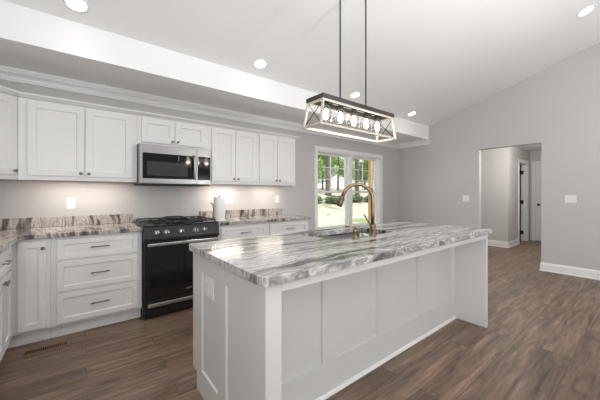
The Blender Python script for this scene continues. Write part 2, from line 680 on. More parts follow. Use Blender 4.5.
def obj(name, bm, mat, parent=None, bevel=0.0, seg=2, normals=True):
    if normals:
        bmesh.ops.recalc_face_normals(bm, faces=bm.faces[:])
    me = bpy.data.meshes.new(name)
    o = bpy.data.objects.new(name, me)
    COL.objects.link(o)
    if parent:
        o.parent = parent
        base = wloc(parent)
    else:
        lo = [min(v.co[i] for v in bm.verts) for i in range(3)]
        hi = [max(v.co[i] for v in bm.verts) for i in range(3)]
        base = Vector(((lo[0] + hi[0]) / 2, (lo[1] + hi[1]) / 2, lo[2]))
        o.location = base
    bmesh.ops.translate(bm, vec=-base, verts=bm.verts[:])
    bm.to_mesh(me)
    bm.free()
    me.materials.append(mat)
    if bevel > 0:
        b = o.modifiers.new('bevel', 'BEVEL')
        b.width = bevel
        b.segments = seg
        b.limit_method = 'ANGLE'
        b.angle_limit = math.radians(50)
    return o


def tag(o, label, cat, group=None, kind=None):
    o['label'] = label
    o['category'] = cat
    if group:
        o['group'] = group
    if kind:
        o['kind'] = kind
    return o


def thing(name, label, cat, loc, group=None):
    o = bpy.data.objects.new(name, None)
    o.empty_display_size = 0.05
    COL.objects.link(o)
    o.location = loc
    return tag(o, label, cat, group)


def struct(name, label, cat, bm, mat, bevel=0.0, parent=None):
    o = obj(name, bm, mat, parent, bevel)
    if not parent:
        tag(o, label, cat, kind='structure')
    return o


def copy_tree(o, parent=None):
    c = o.copy()
    COL.objects.link(c)
    c.parent = parent
    for ch in list(o.children):
        copy_tree(ch, c)
    return c


# ------------------------------------------------------------------ room shell
XL, XR = -1.53, 5.432
YS = -7.86
YF = -0.74                      # face of the dropped soffit
SL, ZT = 0.294, 2.70
YRIDGE = -4.30
ZS = 2.418                      # underside of the soffit


def zc(y):
    return ZT + SL * (YF - y) if y > YRIDGE else ZT + SL * (YF - YRIDGE) - SL * (YRIDGE - y)


struct('floor', 'brown wood plank floor running through kitchen and hall', 'floor',
       box(BM(), XL - 0.15, 9.4, YS - 0.15, 0.15, -0.12, 0.0), M['floor'])
for o_ in [bpy.data.objects['floor']]:
    for v in o_.data.vertices:
        v.co += o_.location
    o_.location = (0, 0, 0)

# sloped ceiling (two planes meeting at a ridge)
bm = BM()
prism(bm, [(YF, zc(YF)), (YF, zc(YF) + 0.12), (YRIDGE, zc(YRIDGE) + 0.12), (YS, zc(YS) + 0.12), (YS, zc(YS)), (YRIDGE, zc(YRIDGE))], 'x', XL - 0.15, XR + 0.12)
struct('ceiling', 'white vaulted ceiling above the kitchen', 'ceiling', bm, M['ceiling'])
bm = box(BM(), XL, XR, YF, 0.0, ZS, ZT + 0.12)
struct('ceiling_soffit', 'dropped white soffit along the back wall', 'ceiling', bm, M['ceiling'])

# back wall with window opening
WX0, WX1, WZ0, WZ1 = 2.87, 4.72, 0.57, 2.03
bm = BM()
box(bm, XL - 0.15, WX0, 0, 0.15, 0, ZT + 0.12)
box(bm, WX1, XR + 0.12, 0, 0.15, 0, ZT + 0.12)
box(bm, WX0, WX1, 0, 0.15, 0, WZ0)
box(bm, WX0, WX1, 0, 0.15, WZ1, ZT + 0.12)
struct('wall_back', 'grey back wall behind range and cabinets', 'wall', bm, M['wall'])

# right wall with cased opening
DY0, DY1, DZ = -2.612, -1.70, 2.085
bm = BM()
top = 0.06
prism(bm, [(DY1, 0), (0, 0), (0, ZT + top), (YF, ZT + top), (DY1, zc(DY1) + top)], 'x', XR, XR + 0.12)
prism(bm, [(DY0, DZ), (DY1, DZ), (DY1, zc(DY1) + top), (DY0, zc(DY0) + top)], 'x', XR, XR + 0.12)
prism(bm, [(-4.9, 0), (DY0, 0), (DY0, zc(DY0) + top), (YRIDGE, zc(YRIDGE) + top), (-4.9, zc(-4.9) + top)], 'x', XR, XR + 0.12)
prism(bm, [(-7.1, 2.4), (-4.9, 2.4), (-4.9, zc(-4.9) + top), (-7.1, zc(-7.1) + top)], 'x', XR, XR + 0.12)
box(bm, XR, XR + 0.12, -7.1, -4.9, 0, 0.1)
prism(bm, [(YS, 0), (-7.1, 0), (-7.1, zc(-7.1) + top), (YS, zc(YS) + top)], 'x', XR, XR + 0.12)
struct('wall_right', 'grey right wall with open doorway to the hall', 'wall', bm, M['wall'])

# left wall
bm = BM()
prism(bm, [(-4.8, 0), (0, 0), (0, ZT + top), (YF, ZT + top), (YRIDGE, zc(YRIDGE) + top), (-4.8, zc(-4.8) + top)], 'x', XL - 0.15, XL)
prism(bm, [(-7.0, 2.4), (-4.8, 2.4), (-4.8, zc(-4.8) + top), (-7.0, zc(-7.0) + top)], 'x', XL - 0.15, XL)
box(bm, XL - 0.15, XL, -7.0, -4.8, 0, 0.1)
prism(bm, [(YS, 0), (-7.0, 0), (-7.0, zc(-7.0) + top), (YS, zc(YS) + top)], 'x', XL - 0.15, XL)
struct('wall_left', 'grey left wall beside the corner cabinets', 'wall', bm, M['wall'])

# front wall (behind the camera), darkened to cut bounce, with an added light opening
bm = BM()
for a, b in ((XL, -1.3), (0.6, XR)):
    box(bm, a, b, YS - 0.15, YS, 0, ZT + 0.1)
box(bm, -1.3, 0.6, YS - 0.15, YS, 2.4, ZT + 0.1)
box(bm, -1.3, 0.6, YS - 0.15, YS, 0, 0.1)
struct('wall_front', 'grey front wall behind the camera with a glazed opening', 'wall', bm, M['accent'])

# crown moulding round the soffit, stepped
crown = [(0, ZS - 0.105), (0.014, ZS - 0.105), (0.014, ZS - 0.084), (0.024, ZS - 0.084), (0.028, ZS - 0.068), (0.040, ZS - 0.050), (0.058, ZS - 0.038),
         (0.058, ZS - 0.026), (0.074, ZS - 0.026), (0.078, ZS - 0.014), (0.090, ZS - 0.014), (0.090, ZS), (0, ZS)]
struct('trim_1', 'white crown moulding under the soffit', 'moulding', sweep(BM(), [(XL, 0), (XR, 0), (XR, YF)], crown), M['trim'])

bb = [(0, 0.0), (0.022, 0.0), (0.022, 0.012), (0.014, 0.020), (0.014, 0.100), (0.010, 0.118), (0.004, 0.134), (0, 0.134)]
struct('baseboard_right', 'white baseboard along the right wall', 'baseboard',
       sweep(BM(), [(XR + 0.12, DY0), (XR, DY0), (XR, -4.9)], bb), M['trim'])
struct('baseboard_back', 'white baseboard under the window', 'baseboard',
       sweep(BM(), [(2.175, 0), (XR, 0), (XR, DY1)], bb), M['trim'])

# hall beyond the opening
HX, HY, HE, HS, HC = 7.29, -1.65, 9.10, -2.76, 2.40
bm = BM()
box(bm, XR + 0.12, HE + 0.12, HS - 0.12, 0.15, HC, HC + 0.1)
struct('ceiling_hall', 'white flat hall ceiling beyond the doorway', 'ceiling', bm, M['ceiling'])
struct('wall_hall_front', 'grey hall wall directly behind the doorway', 'wall', box(BM(), HX, HX + 0.12, HY, 0.0, 0, HC), M['wall'])
OX0, OX1, OZ = 8.12, 8.83, 2.04
bm = BM()
box(bm, HX + 0.12, OX0, HY, HY + 0.12, 0, HC)
box(bm, OX1, HE, HY, HY + 0.12, 0, HC)
box(bm, OX0, OX1, HY, HY + 0.12, OZ, HC)
struct('wall_hall_side', 'grey hall side wall with an open white door', 'wall', bm, M['wall'])
bm = BM()
box(bm, HE, HE + 0.12, HS, 0.0, 0, HC)
struct('wall_hall_end', 'grey wall at the far end of the hall', 'wall', bm, M['wall'])
struct('wall_hall_right', 'grey hall wall hidden right of the doorway', 'wall', box(BM(), XR + 0.12, HE + 0.12, HS - 0.12, HS, 0, HC), M['wall'])
struct('wall_hall_left', 'grey hall wall at the left end', 'wall', box(BM(), XR + 0.12, HE + 0.12, 0.0, 0.12, 0, HC), M['wall'])
struct('baseboard_hall', 'white baseboard turning the corner in the hall', 'baseboard',
       sweep(BM(), [(HX, 0.0), (HX, HY), (OX0 - 0.085, HY)][::1], [(o, z) for o, z in bb]), M['trim'])

# open door in the hall side wall
d1 = thing('door_1', 'white hall door standing open behind the doorway', 'door', (OX0, HY, 0))
d1['kind'] = 'structure'
bm = BM()
box(bm, OX0 - 0.08, OX0, HY - 0.018, HY, 0, OZ + 0.08)
box(bm, OX1, OX1 + 0.08, HY - 0.018, HY, 0, OZ + 0.08)
box(bm, OX0, OX1, HY - 0.018, HY, OZ, OZ + 0.08)
obj('casing', bm, M['trim'], d1, 0.003)
bm = BM()
box(bm, OX0, OX0 + 0.015, HY, HY + 0.12, 0, OZ - 0.015)
box(bm, OX1 - 0.015, OX1, HY, HY + 0.12, 0, OZ - 0.015)
box(bm, OX0, OX1, HY, HY + 0.12, OZ - 0.015, OZ)
obj('jamb', bm, M['trim'], d1)
F = Frame((OX1 - 0.055, 0, 0), -Y, -X)
bm = BM()
panelled(bm, F, 0.78, 1.49, 0.01, OZ - 0.02, [(0.90, 1.37, 0.25, 1.85)], t=0.035, n0=-0.035)
slab = obj('door_slab', bm, M['trim'], d1)
for hz in (0.22, 1.03, 1.82):
    bm = BM()
    cyl(bm, (OX1 - 0.022, HY + 0.135, hz - 0.05), (OX1 - 0.022, HY + 0.135, hz + 0.05), 0.012)
    box(bm, OX1 - 0.019, OX1 - 0.0155, HY + 0.07, HY + 0.13, hz - 0.05, hz + 0.05)
    obj('hinge', bm, M['blackmetal'], slab)

# closed door at the end of the hall
EY0, EY1 = -2.53, -1.77
d2 = thing('door_2', 'closed white panel door at the end of the hall', 'door', (HE, EY1, 0))
d2['kind'] = 'structure'
bm = BM()
box(bm, HE - 0.018, HE, EY1, EY1 + 0.08, 0, OZ + 0.08)
box(bm, HE - 0.018, HE, EY0 - 0.08, EY0, 0, OZ + 0.08)
box(bm, HE - 0.018, HE, EY0, EY1, OZ, OZ + 0.08)
obj('casing', bm, M['trim'], d2, 0.003)
F = Frame((HE, 0, 0), -Y, -X)
bm = BM()
panelled(bm, F, -EY1 + 0.003, -EY0 - 0.003, 0.012, OZ - 0.003, [(-EY1 + 0.12, -EY1 + 0.335, 0.22, 1.88), (-EY1 + 0.42, -EY1 + 0.64, 0.22, 1.88)], t=0.012)
slab2 = obj('door_slab', bm, M['trim'], d2)
bm = BM()
lathe(bm, (HE - 0.012, EY1 - 0.07, 0.96), -X, [(0.0, 0), (0.03, 0), (0.03, 0.006), (0.011, 0.01), (0.011, 0.03), (0.026, 0.04), (0.03, 0.052), (0.02, 0.064), (0, 0.066)])
obj('door_knob', bm, M['blackmetal'], slab2)

# kitchen window: twin double-hung
w = thing('window_1', 'white twin double-hung window with divided upper panes', 'window', ((WX0 + WX1) / 2, 0, WZ0))
w['kind'] = 'structure'
bm = BM()
cw = 0.076
box(bm, WX0 - cw, WX0, -0.02, 0, WZ0 - 0.09, WZ1 + cw)
box(bm, WX1, WX1 + cw, -0.02, 0, WZ0 - 0.09, WZ1 + cw)
box(bm, WX0, WX1, -0.02, 0, WZ1, WZ1 + cw)
box(bm, WX0, WX1, -0.02, 0, WZ0 - 0.09, WZ0 - 0.02)
obj('casing', bm, M['trim'], w, 0.004)
obj('sill', box(BM(), WX0 - 0.002, WX1 + 0.002, -0.045, 0.055, WZ0 - 0.02, WZ0 + 0.004), M['trim'], w, 0.004)
bm = BM()
WM = (WX0 + WX1) / 2
fw = 0.016
box(bm, WX0, WX0 + fw, 0.002, 0.15, WZ0, WZ1)
box(bm, WX1 - fw, WX1, 0.002, 0.15, WZ0, WZ1)
box(bm, WX0 + fw, WX1 - fw, 0.002, 0.15, WZ1 - fw, WZ1)
box(bm, WX0 + fw, WX1 - fw, 0.056, 0.15, WZ0, WZ0 + fw)
box(bm, WM - 0.045, WM + 0.045, 0.02, 0.15, WZ0 + fw, WZ1 - fw)
obj('window_frame', bm, M['trim'], w, 0.002)
ZM = 1.285
for a, b in ((WX0 + fw, WM - 0.045), (WM + 0.045, WX1 - fw)):
    for up in (0, 1):
        y0 = 0.068 if not up else 0.104
        z0, z1 = (WZ0 + fw, ZM + 0.02) if not up else (ZM - 0.02, WZ1 - fw)
        s = 0.034
        bm = BM()
        box(bm, a, a + s, y0, y0 + 0.032, z0, z1)
        box(bm, b - s, b, y0, y0 + 0.032, z0, z1)
        box(bm, a + s, b - s, y0, y0 + 0.032, z0, z0 + (s if up else 0.045))
        box(bm, a + s, b - s, y0, y0 + 0.032, z1 - s, z1)
        if up:
            xm = (a + b) / 2
            box(bm, xm - 0.0055, xm + 0.0055, y0 + 0.004, y0 + 0.026, z0 + s, z1 - s)
            for q in (1, 2):
                zz = z0 + s + (z1 - z0 - 2 * s) * q / 3
                box(bm, a + s, b - s, y0 + 0.0045, y0 + 0.0255, zz - 0.0055, zz + 0.0055)
        sash = obj('upper_sash' if up else 'lower_sash', bm, M['trim'], w)
        obj('pane', box(BM(), a + s - 0.004, b - s + 0.004, y0 + 0.013, y0 + 0.017, z0 + s - 0.004, z1 - s + 0.004), M['glass'], sash)

# unseen openings behind the camera, added to carry the fill lights
for k, (fr_, lab) in enumerate(((Frame((-0.35, YS - 0.12, 0), -X, Y), 'tall glazed opening in the wall behind the camera'),
                                (Frame((XL - 0.12, -5.9, 0), Y, X), 'tall glazed opening in the left wall behind the camera'),
                                (Frame((XR + 0.10, -6.0, 0), -Y, -X), 'tall glazed opening in the right wall behind the camera'))):
    g = thing('window_%d' % (k + 2), lab, 'window', fr_.p(0, 0.1, 0))
    g['kind'] = 'structure'
    bm = BM()
    hw = 0.95 if k == 0 else 1.1
    for uu in (-hw, -0.03, hw - 0.06):
        fbox(bm, fr_, uu, uu + 0.06, 0.1, 2.4, 0.0, 0.05)
    for zz in (0.1, 2.34):
        fbox(bm, fr_, -hw + 0.06, hw - 0.06, zz, zz + 0.06, 0.001, 0.049)
    obj('window_frame', bm, M['trim'], g)

# ------------------------------------------------------------------ recessed downlights
tilt = math.atan(SL)
nrm = Vector((0, math.sin(-tilt) * -1, -math.cos(tilt)))      # out of the slope, into the room
nrm = Vector((0, SL, 1)).normalized() * -1


def downlight(x, y, power, label):
    p = Vector((x, y, zc(y)))
    t = thing('recessed_light', label, 'ceiling light', p, 'recessed ceiling lights')
    bm = BM()
    lathe(bm, p, nrm, [(0.086, 0.0), (0.086, 0.003), (0.080, 0.006), (0.066, 0.005), (0.064, 0.001), (0.0641, 0.0)], 32)
    obj('trim_ring', bm, M['trim'], t)
    bm = BM()
    lathe(bm, p, nrm, [(0.064, 0.0005), (0.064, 0.003), (0.0, 0.0035)], 32)
    obj('lens', bm, M['lens'], t)
    d = bpy.data.lights.new('downlight_beam', 'SPOT')
    d.energy = power
    d.spot_size = math.radians(118)
    d.spot_blend = 1.0
    d.shadow_soft_size = 0.07
    d.color = (1.0, 0.98, 0.955)
    lo = bpy.data.objects.new('downlight_beam', d)
    lo.parent = t
    lo.location = nrm * 0.03
    lo.rotation_euler = nrm.to_track_quat('-Z', 'Y').to_euler()
    COL.objects.link(lo)


for x, y, lab in ((-0.51, -0.93, 'round recessed ceiling light nearest the left corner above the corner cabinet'),
                  (1.16, -0.93, 'round recessed ceiling light above the microwave and right-hand cabinets'),
                  (2.82, -0.93, 'round recessed ceiling light just behind the pendant rods'),
                  (4.42, -0.93, 'round recessed ceiling light above the right end of the pendant near the soffit'),
                  (4.29, -3.25, 'round recessed ceiling light high on the slope at the top right')):
    downlight(x, y, DOWN, lab)
for x, lab in ((-0.60, 'round recessed ceiling light above the camera, at the left wall'), (1.03, 'round recessed ceiling light above the camera, second from the left wall'),
               (2.66, 'round recessed ceiling light high on the slope, outside the top edge')):
    downlight(x, -3.25, DOWN * 0.8, lab)  # out-of-view lamps added to raise the room light

# ------------------------------------------------------------------ cabinets


def knob(F, u, v, n, parent):
    bm = BM()
    lathe(bm, F.p(u, v, n), F.n, [(0.0, 0), (0.008, 0), (0.006, 0.004), (0.0055, 0.012), (0.013, 0.018), (0.0145, 0.023), (0.012, 0.027), (0, 0.028)], 16)
    return obj('knob', bm, M['nickel'], parent)


def pull(F, u, v, n, length, parent):
    bm = BM()
    for s in (-1, 1):
        cyl(bm, F.p(u + s * length * 0.38, v, n), F.p(u + s * length * 0.38, v, n + 0.027), 0.0045, seg=10)
    cyl(bm, F.p(u - length / 2, v, n + 0.03), F.p(u + length / 2, v, n + 0.03), 0.0058, seg=12)
    return obj('handle', bm, M['nickel'], parent)


def door(F, u0, u1, v0, v1, parent, kn=None, rail=0.057):
    d = obj('door', shaker(BM(), F, u0, u1, v0, v1, rail=rail), M['cab'], parent)
    if kn:
        knob(F, kn[0], kn[1], 0.02, d)
    return d


def drawer(F, u0, u1, v0, v1, parent, length=0.14, rail=0.045):
    d = obj('drawer', shaker(BM(), F, u0, u1, v0, v1, rail=rail), M['cab'], parent)
    pull(F, (u0 + u1) / 2, (v0 + v1) / 2 + 0.005, 0.02, length, d)
    return d


UB, UT = 1.372, 2.10
FU = back_frame(-0.305)
FB = back_frame(-0.61)

# diagonal corner wall cabinet
t = thing('corner_wall_cabinet', 'white diagonal corner wall cabinet at the left edge of the photo', 'cabinet', (-1.225, -0.305, UB))
poly = [(-1.527, -0.003), (-1.527, -0.61), (-1.225, -0.61), (-0.921, -0.306), (-0.921, -0.003)]
obj('cabinet_body', prism(BM(), poly, 'z', UB, UT), M['cab'], t, 0.0015)
FD = Frame((-1.225, -0.61, 0), (1, 1, 0), (1, -1, 0))
door(FD, 0.035, 0.415, UB + 0.041, UT - 0.02, t, (0.388, UB + 0.075))


def wall_cab(x0, x1, z0, doors, label, kz=0.07):
    t = thing('wall_cabinet', label, 'cabinet', ((x0 + x1) / 2, -0.15, z0), 'white wall cabinets on the back wall')
    bm = BM()
    box(bm, x0, x1, -0.284, -0.003, z0 + 0.024, UT)
    box(bm, x0, x1, -0.305, -0.285, z0, UT)
    for xs in (x0, x1 - 0.016):
        box(bm, xs, xs + 0.016, -0.2845, -0.003, z0, z0 + 0.0245)
    obj('cabinet_body', bm, M['cab'], t)
    (a, b), (c, d) = doors
    door(FU, a, b, z0 + (0.041 if z0 < 1.5 else 0.03), UT - 0.02, t, (b - 0.027, z0 + kz))
    door(FU, c, d, z0 + (0.041 if z0 < 1.5 else 0.03), UT - 0.02, t, (c + 0.027, z0 + kz))
    return t


wall_cab(-0.919, -0.004, UB, ((-0.859, -0.454), (-0.446, -0.053)), 'tall two-door white wall cabinet left of the microwave')
wall_cab(-0.002, 0.774, 1.785, ((0.036, 0.375), (0.382, 0.735)), 'short white wall cabinet directly above the microwave', 0.058)
wall_cab(0.776, 1.476, UB, ((0.818, 1.135), (1.142, 1.452)), 'two-door white wall cabinet just right of the microwave')
wall_cab(1.478, 2.143, UB, ((1.500, 1.801), (1.808, 2.112)), 'last white two-door wall cabinet, nearest the window')

cc = [(0.0, UT), (0.008, UT - 0.012), (0.022, UT - 0.012), (0.024, UT), (0.034, UT + 0.010), (0.050, UT + 0.018), (0.050, UT + 0.034), (0.0, UT + 0.034)]
cc = [(-0.02, UT + 0.001), (0.022, UT + 0.001), (0.026, UT + 0.008), (0.040, UT + 0.016), (0.050, UT + 0.020), (0.050, UT + 0.036), (-0.02, UT + 0.036)]
struct('trim_2', 'white crown strip along the tops of the wall cabinets', 'moulding',
       sweep(BM(), [(-1.225, -0.61), (-0.921, -0.306), (2.143, -0.306), (2.143, -0.003)], cc), M['cab'])

# under-cabinet light bars


def light_bar(x0, x1, power, label):
    t = thing('under_cabinet_light', label, 'light', ((x0 + x1) / 2, -0.20, UB + 0.002), 'slim lights under the wall cabinets')
    obj('housing', box(BM(), x0, x1, -0.225, -0.175, UB + 0.008, UB + 0.0235), M['plastic'], t, 0.002)
    obj('lens', box(BM(), x0 + 0.01, x1 - 0.01, -0.22, -0.18, UB + 0.004, UB + 0.0075), M['strip'], t)
    d = bpy.data.lights.new('bar_glow', 'AREA')
    d.shape = 'RECTANGLE'
    d.size, d.size_y = x1 - x0 - 0.04, 0.03
    d.energy = power
    d.color = (1.0, 0.90, 0.81)
    lo = bpy.data.objects.new('bar_glow', d)
    lo.parent = t
    lo.location = (0, 0, -0.001)
    COL.objects.link(lo)


light_bar(-0.80, -0.10, 2.8, 'slim warm light bar under the cabinet left of the microwave')
light_bar(0.84, 1.30, 3.2, 'slim warm light bar under the cabinet right of the microwave')
light_bar(1.52, 2.0, 2.2, 'slim warm light bar under the wall cabinet nearest the window')

# base cabinets, back run
BT = 0.875


def base_box(x0, x1):
    bm = BM()
    box(bm, x0, x1, -0.61, -0.003, 0.112, BT)
    return bm


t = thing('base_cabinet', 'white corner base cabinet with one narrow door beside the drawers', 'cabinet', (-1.1, -0.3, 0), 'white base cabinets')
obj('cabinet_body', base_box(-1.527, -0.684), M['cab'], t)
obj('toe_kick', box(BM(), -1.527, -0.684, -0.55, -0.003, 0, 0.112), M['cab'], t)
door(FB, -0.882, -0.709, 0.132, 0.853, t, (-0.730, 0.796), rail=0.05)

t = thing('drawer_cabinet', 'white three-drawer base cabinet left of the black range', 'cabinet', (-0.35, -0.3, 0), 'white base cabinets')
obj('cabinet_body', base_box(-0.682, -0.006), M['cab'], t)
obj('toe_kick', box(BM(), -0.682, -0.006, -0.55, -0.003, 0, 0.112), M['cab'], t)
for z0, z1 in ((0.677, 0.853), (0.405, 0.660), (0.132, 0.388)):
    drawer(FB, -0.645, -0.040, z0, z1, t)

for x0, x1, u0, u1, lab in ((0.770, 1.452, 0.812, 1.432, 'white base cabinet right of the range with one top drawer in view'),
                            (1.454, 2.150, 1.482, 2.118, 'last white base cabinet right of the range, nearest the window')):
    t = thing('base_cabinet', lab, 'cabinet', ((x0 + x1) / 2, -0.3, 0), 'white base cabinets')
    obj('cabinet_body', base_box(x0, x1), M['cab'], t)
    obj('toe_kick', box(BM(), x0, x1, -0.55, -0.003, 0, 0.112), M['cab'], t)
    drawer(FB, u0, u1, 0.677, 0.853, t)
    um = (u0 + u1) / 2
    door(FB, u0, um - 0.003, 0.132, 0.660, t, (um - 0.03, 0.62))
    door(FB, um + 0.003, u1, 0.132, 0.660, t, (um + 0.03, 0.62))

# base cabinets along the left wall
FW = Frame((-0.922, 0, 0), Y, X)
for k, (y0, y1, lab) in enumerate(((-1.315, -0.614, 'white base cabinet along the left wall with a drawer over two doors'),
                                   (-2.02, -1.317, 'white base cabinet on the left wall, outside the left edge'))):
    t = thing('base_cabinet', lab, 'cabinet', (-1.22, (y0 + y1) / 2, 0), 'white base cabinets')
    obj('cabinet_body', box(BM(), -1.527, -0.922, y0, y1, 0.112, BT), M['cab'], t)
    obj('toe_kick', box(BM(), -1.527, -0.955, y0, y1, 0, 0.112), M['cab'], t)
    ya, yb = (y0 + 0.035, y1 - (0.10 if k == 0 else 0.035))
    ym = (ya + yb) / 2
    drawer(FW, ya, yb, 0.677, 0.853, t)
    door(FW, ya, ym - 0.003, 0.132, 0.660, t, (ym - 0.03, 0.625))
    door(FW, ym + 0.003, yb, 0.132, 0.660, t, (ym + 0.03, 0.625))

# ------------------------------------------------------------------ stone tops
CT = 0.914
bm = BM()
poly = [(-1.529, -0.002), (-1.529, -2.03), (-0.872, -2.03), (-0.872, -0.668), (-0.852, -0.648), (-0.003, -0.648), (-0.003, -0.002)]
prism(bm, poly, 'z', BT + 0.0005, CT)
tag(obj('countertop', bm, M['stone_brown'], None, 0.004, 2), 'L-shaped grey veined stone countertop in the left corner', 'countertop')
bm = prism(BM(), [(0.766, -0.648), (2.172, -0.648), (2.172, -0.002), (0.766, -0.002)], 'z', BT + 0.0005, CT)
tag(obj('countertop', bm, M['stone_brown'], None, 0.004, 2), 'grey veined stone countertop between range and window', 'countertop')
bm = sweep(BM(), [(-1.53, -2.03), (-1.53, 0), (-0.004, 0)], [(0.001, CT + 0.0005), (0.021, CT + 0.0005), (0.021, CT + 0.10), (0.001, CT + 0.10)])
tag(obj('backsplash', bm, M['stone_brown'], None, 0.002, 1), 'low veined stone backsplash strip behind the left corner countertop', 'backsplash')
bm = box(BM(), 0.768, 2.10, -0.021, -0.001, CT + 0.0005, CT + 0.10)
tag(obj('backsplash', bm, M['stone_brown'], None, 0.002, 1), 'low veined stone backsplash strip behind the paper towels', 'backsplash')

# ------------------------------------------------------------------ gas range
rx0, rx1 = 0.001, 0.761
ry = -0.655                       # front of the body
r = thing('gas_range', 'black stainless slide-in gas range between the white base cabinets', 'range', (0.381, -0.33, 0))
FR = back_frame(ry)
obj('range_body', box(BM(), rx0, rx1, ry, -0.01, 0.02, 0.90), M['black'], r, 0.003)
for x in (rx0 + 0.05, rx1 - 0.05):
    for y in (ry + 0.06, -0.08):
        obj('foot', cyl(BM(), (x, y, 0.0), (x, y, 0.02), 0.018), M['blackmetal'], r)
obj('cooktop', box(BM(), rx0 - 0.001, rx1 + 0.001, ry - 0.015, -0.008, 0.9155, 0.930), M['enamel'], r, 0.004)
obj('cooktop_frame', box(BM(), rx0, rx1, ry - 0.01, -0.009, 0.9005, 0.915), M['black'], r, 0.002)
# slanted control panel
bm = BM()
prism(bm, [(ry - 0.001, 0.775), (ry - 0.045, 0.775), (ry - 0.045, 0.80), (ry - 0.02, 0.9145), (ry - 0.001, 0.9145)], 'x', rx0, rx1)
cp = obj('control_panel', bm, M['black'], r, 0.003)
cn = Vector((0, -0.977, 0.213)).normalized()
for kx in (0.115, 0.205, 0.352, 0.497, 0.597):
    bm = BM()
    base = Vector((kx, ry - 0.033, 0.852))
    lathe(bm, base, cn, [(0.0, -0.004), (0.030, -0.004), (0.030, 0.004), (0.024, 0.006), (0.023, 0.028), (0.020, 0.032), (0, 0.032)], 24)
    kb = obj('control_knob', bm, M['knob'], cp)
    bm = BM()
    q = base + cn * 0.033
    upv = Vector((0, 0.213, 0.977))
    bar(bm, q - upv * 0.022, q + upv * 0.022, 0.009, 0.014, cn)
    obj('knob_grip', bm, M['blackmetal'], kb)
# burners and grates
for bx, by, br_ in ((0.16, -0.20, 0.045), (0.16, -0.48, 0.055), (0.60, -0.20, 0.04), (0.60, -0.48, 0.06)):
    bm = BM()
    lathe(bm, (bx, by, 0.930), Z, [(0, 0), (br_, 0), (br_, 0.008), (br_ * 0.7, 0.010), (br_ * 0.7, 0.016), (0, 0.017)], 24)
    obj('burner', bm, M['iron'], r)
for gx0, gx1 in ((0.020, 0.262), (0.266, 0.496), (0.500, 0.742)):
    bm = BM()
    gz0, gz1 = 0.945, 0.958
    for x in (gx0, gx1 - 0.012):
        box(bm, x, x + 0.012, ry + 0.02, -0.04, gz0, gz1)
    for y in (ry + 0.02, -0.345, -0.052):
        box(bm, gx0 + 0.012, gx1 - 0.012, y, y + 0.012, gz0, gz1)
    if gx0 < 0.2 or gx0 > 0.45:
        cx = (gx0 + gx1) / 2
        box(bm, cx - 0.005, cx + 0.005, ry + 0.032, -0.358 + 0.013, gz0 + 0.002, gz1 - 0.001)
        box(bm, cx - 0.005, cx + 0.005, -0.333, -0.052, gz0 + 0.002, gz1 - 0.001)
    for x in (gx0 + 0.006, gx1 - 0.006):
        for y in (ry + 0.026, -0.339, -0.046):
            box(bm, x - 0.006, x + 0.006, y - 0.006, y + 0.006, 0.9305, gz0)
    obj('grate', bm, M['iron'], r, 0.002, 1)
# oval griddle on the centre grate
bm = BM()
ov = []
N_ = 32
for (rx_, ryy, z) in ((0.10, 0.20, 0.959), (0.108, 0.21, 0.978), (0.100, 0.202, 0.978), (0.094, 0.195, 0.966)):
    ov.append([bm.verts.new((0.381 + rx_ * math.copysign(abs(math.cos(2 * PI * i / N_)) ** 0.6, math.cos(2 * PI * i / N_)),
                             -0.335 + ryy * math.copysign(abs(math.sin(2 * PI * i / N_)) ** 0.6, math.sin(2 * PI * i / N_)), z)) for i in range(N_)])
for A, B in zip(ov, ov[1:]):
    for i in range(N_):
        bm.faces.new((A[i], A[(i + 1) % N_], B[(i + 1) % N_], B[i]))
bm.faces.new(ov[0][::-1])
bm.faces.new(ov[-1])
gr = obj('griddle', bm, M['iron'])
tag(gr, 'black cast iron griddle plate on the middle of the range top', 'griddle')
# oven door
bm = BM()
fbox(bm, FR, 0.008, 0.754, 0.185, 0.765, 0.0005, 0.030)
od = obj('oven_door', bm, M['black'], r, 0.004)
obj('oven_window', fbox(BM(), FR, 0.050, 0.712, 0.305, 0.735, 0.0305, 0.033), M['oven_glass'], od, 0.001, 1)
bm = BM()
for s in (0.05, 0.70):
    fbox(bm, FR, s, s + 0.018, 0.735, 0.753, 0.0305, 0.066)
fbox(bm, FR, 0.028, 0.736, 0.728, 0.757, 0.062, 0.082)
obj('oven_handle', bm, M['knob'], od, 0.006, 3)
# small silver emblem: an oval swoosh with a bar of lettering-like strokes
bm = BM()
pts = []
for i in range(20):
    a = 2 * PI * i / 19 * 0.93 + 0.5
    pts.append(FR.p(0.43 + 0.030 * math.cos(a), 0.245 + 0.009 * math.sin(a) + 0.12 * 0.03 * math.cos(a), 0.0312))
tube(bm, pts, 0.0012, 6)
fbox(bm, FR, 0.405, 0.462, 0.2435, 0.2475, 0.0302, 0.032)
obj('emblem', bm, M['knob'], od)
# storage drawer
bm = BM()
fbox(bm, FR, 0.008, 0.754, 0.030, 0.178, 0.0005, 0.028)
dr = obj('storage_drawer', bm, M['black'], r, 0.004)
bm = BM()
for s in (0.06, 0.69):
    fbox(bm, FR, s, s + 0.018, 0.137, 0.152, 0.0285, 0.050)
fbox(bm, FR, 0.032, 0.732, 0.125, 0.160, 0.046, 0.064)
obj('drawer_handle', bm, M['knob'], dr, 0.006, 3)

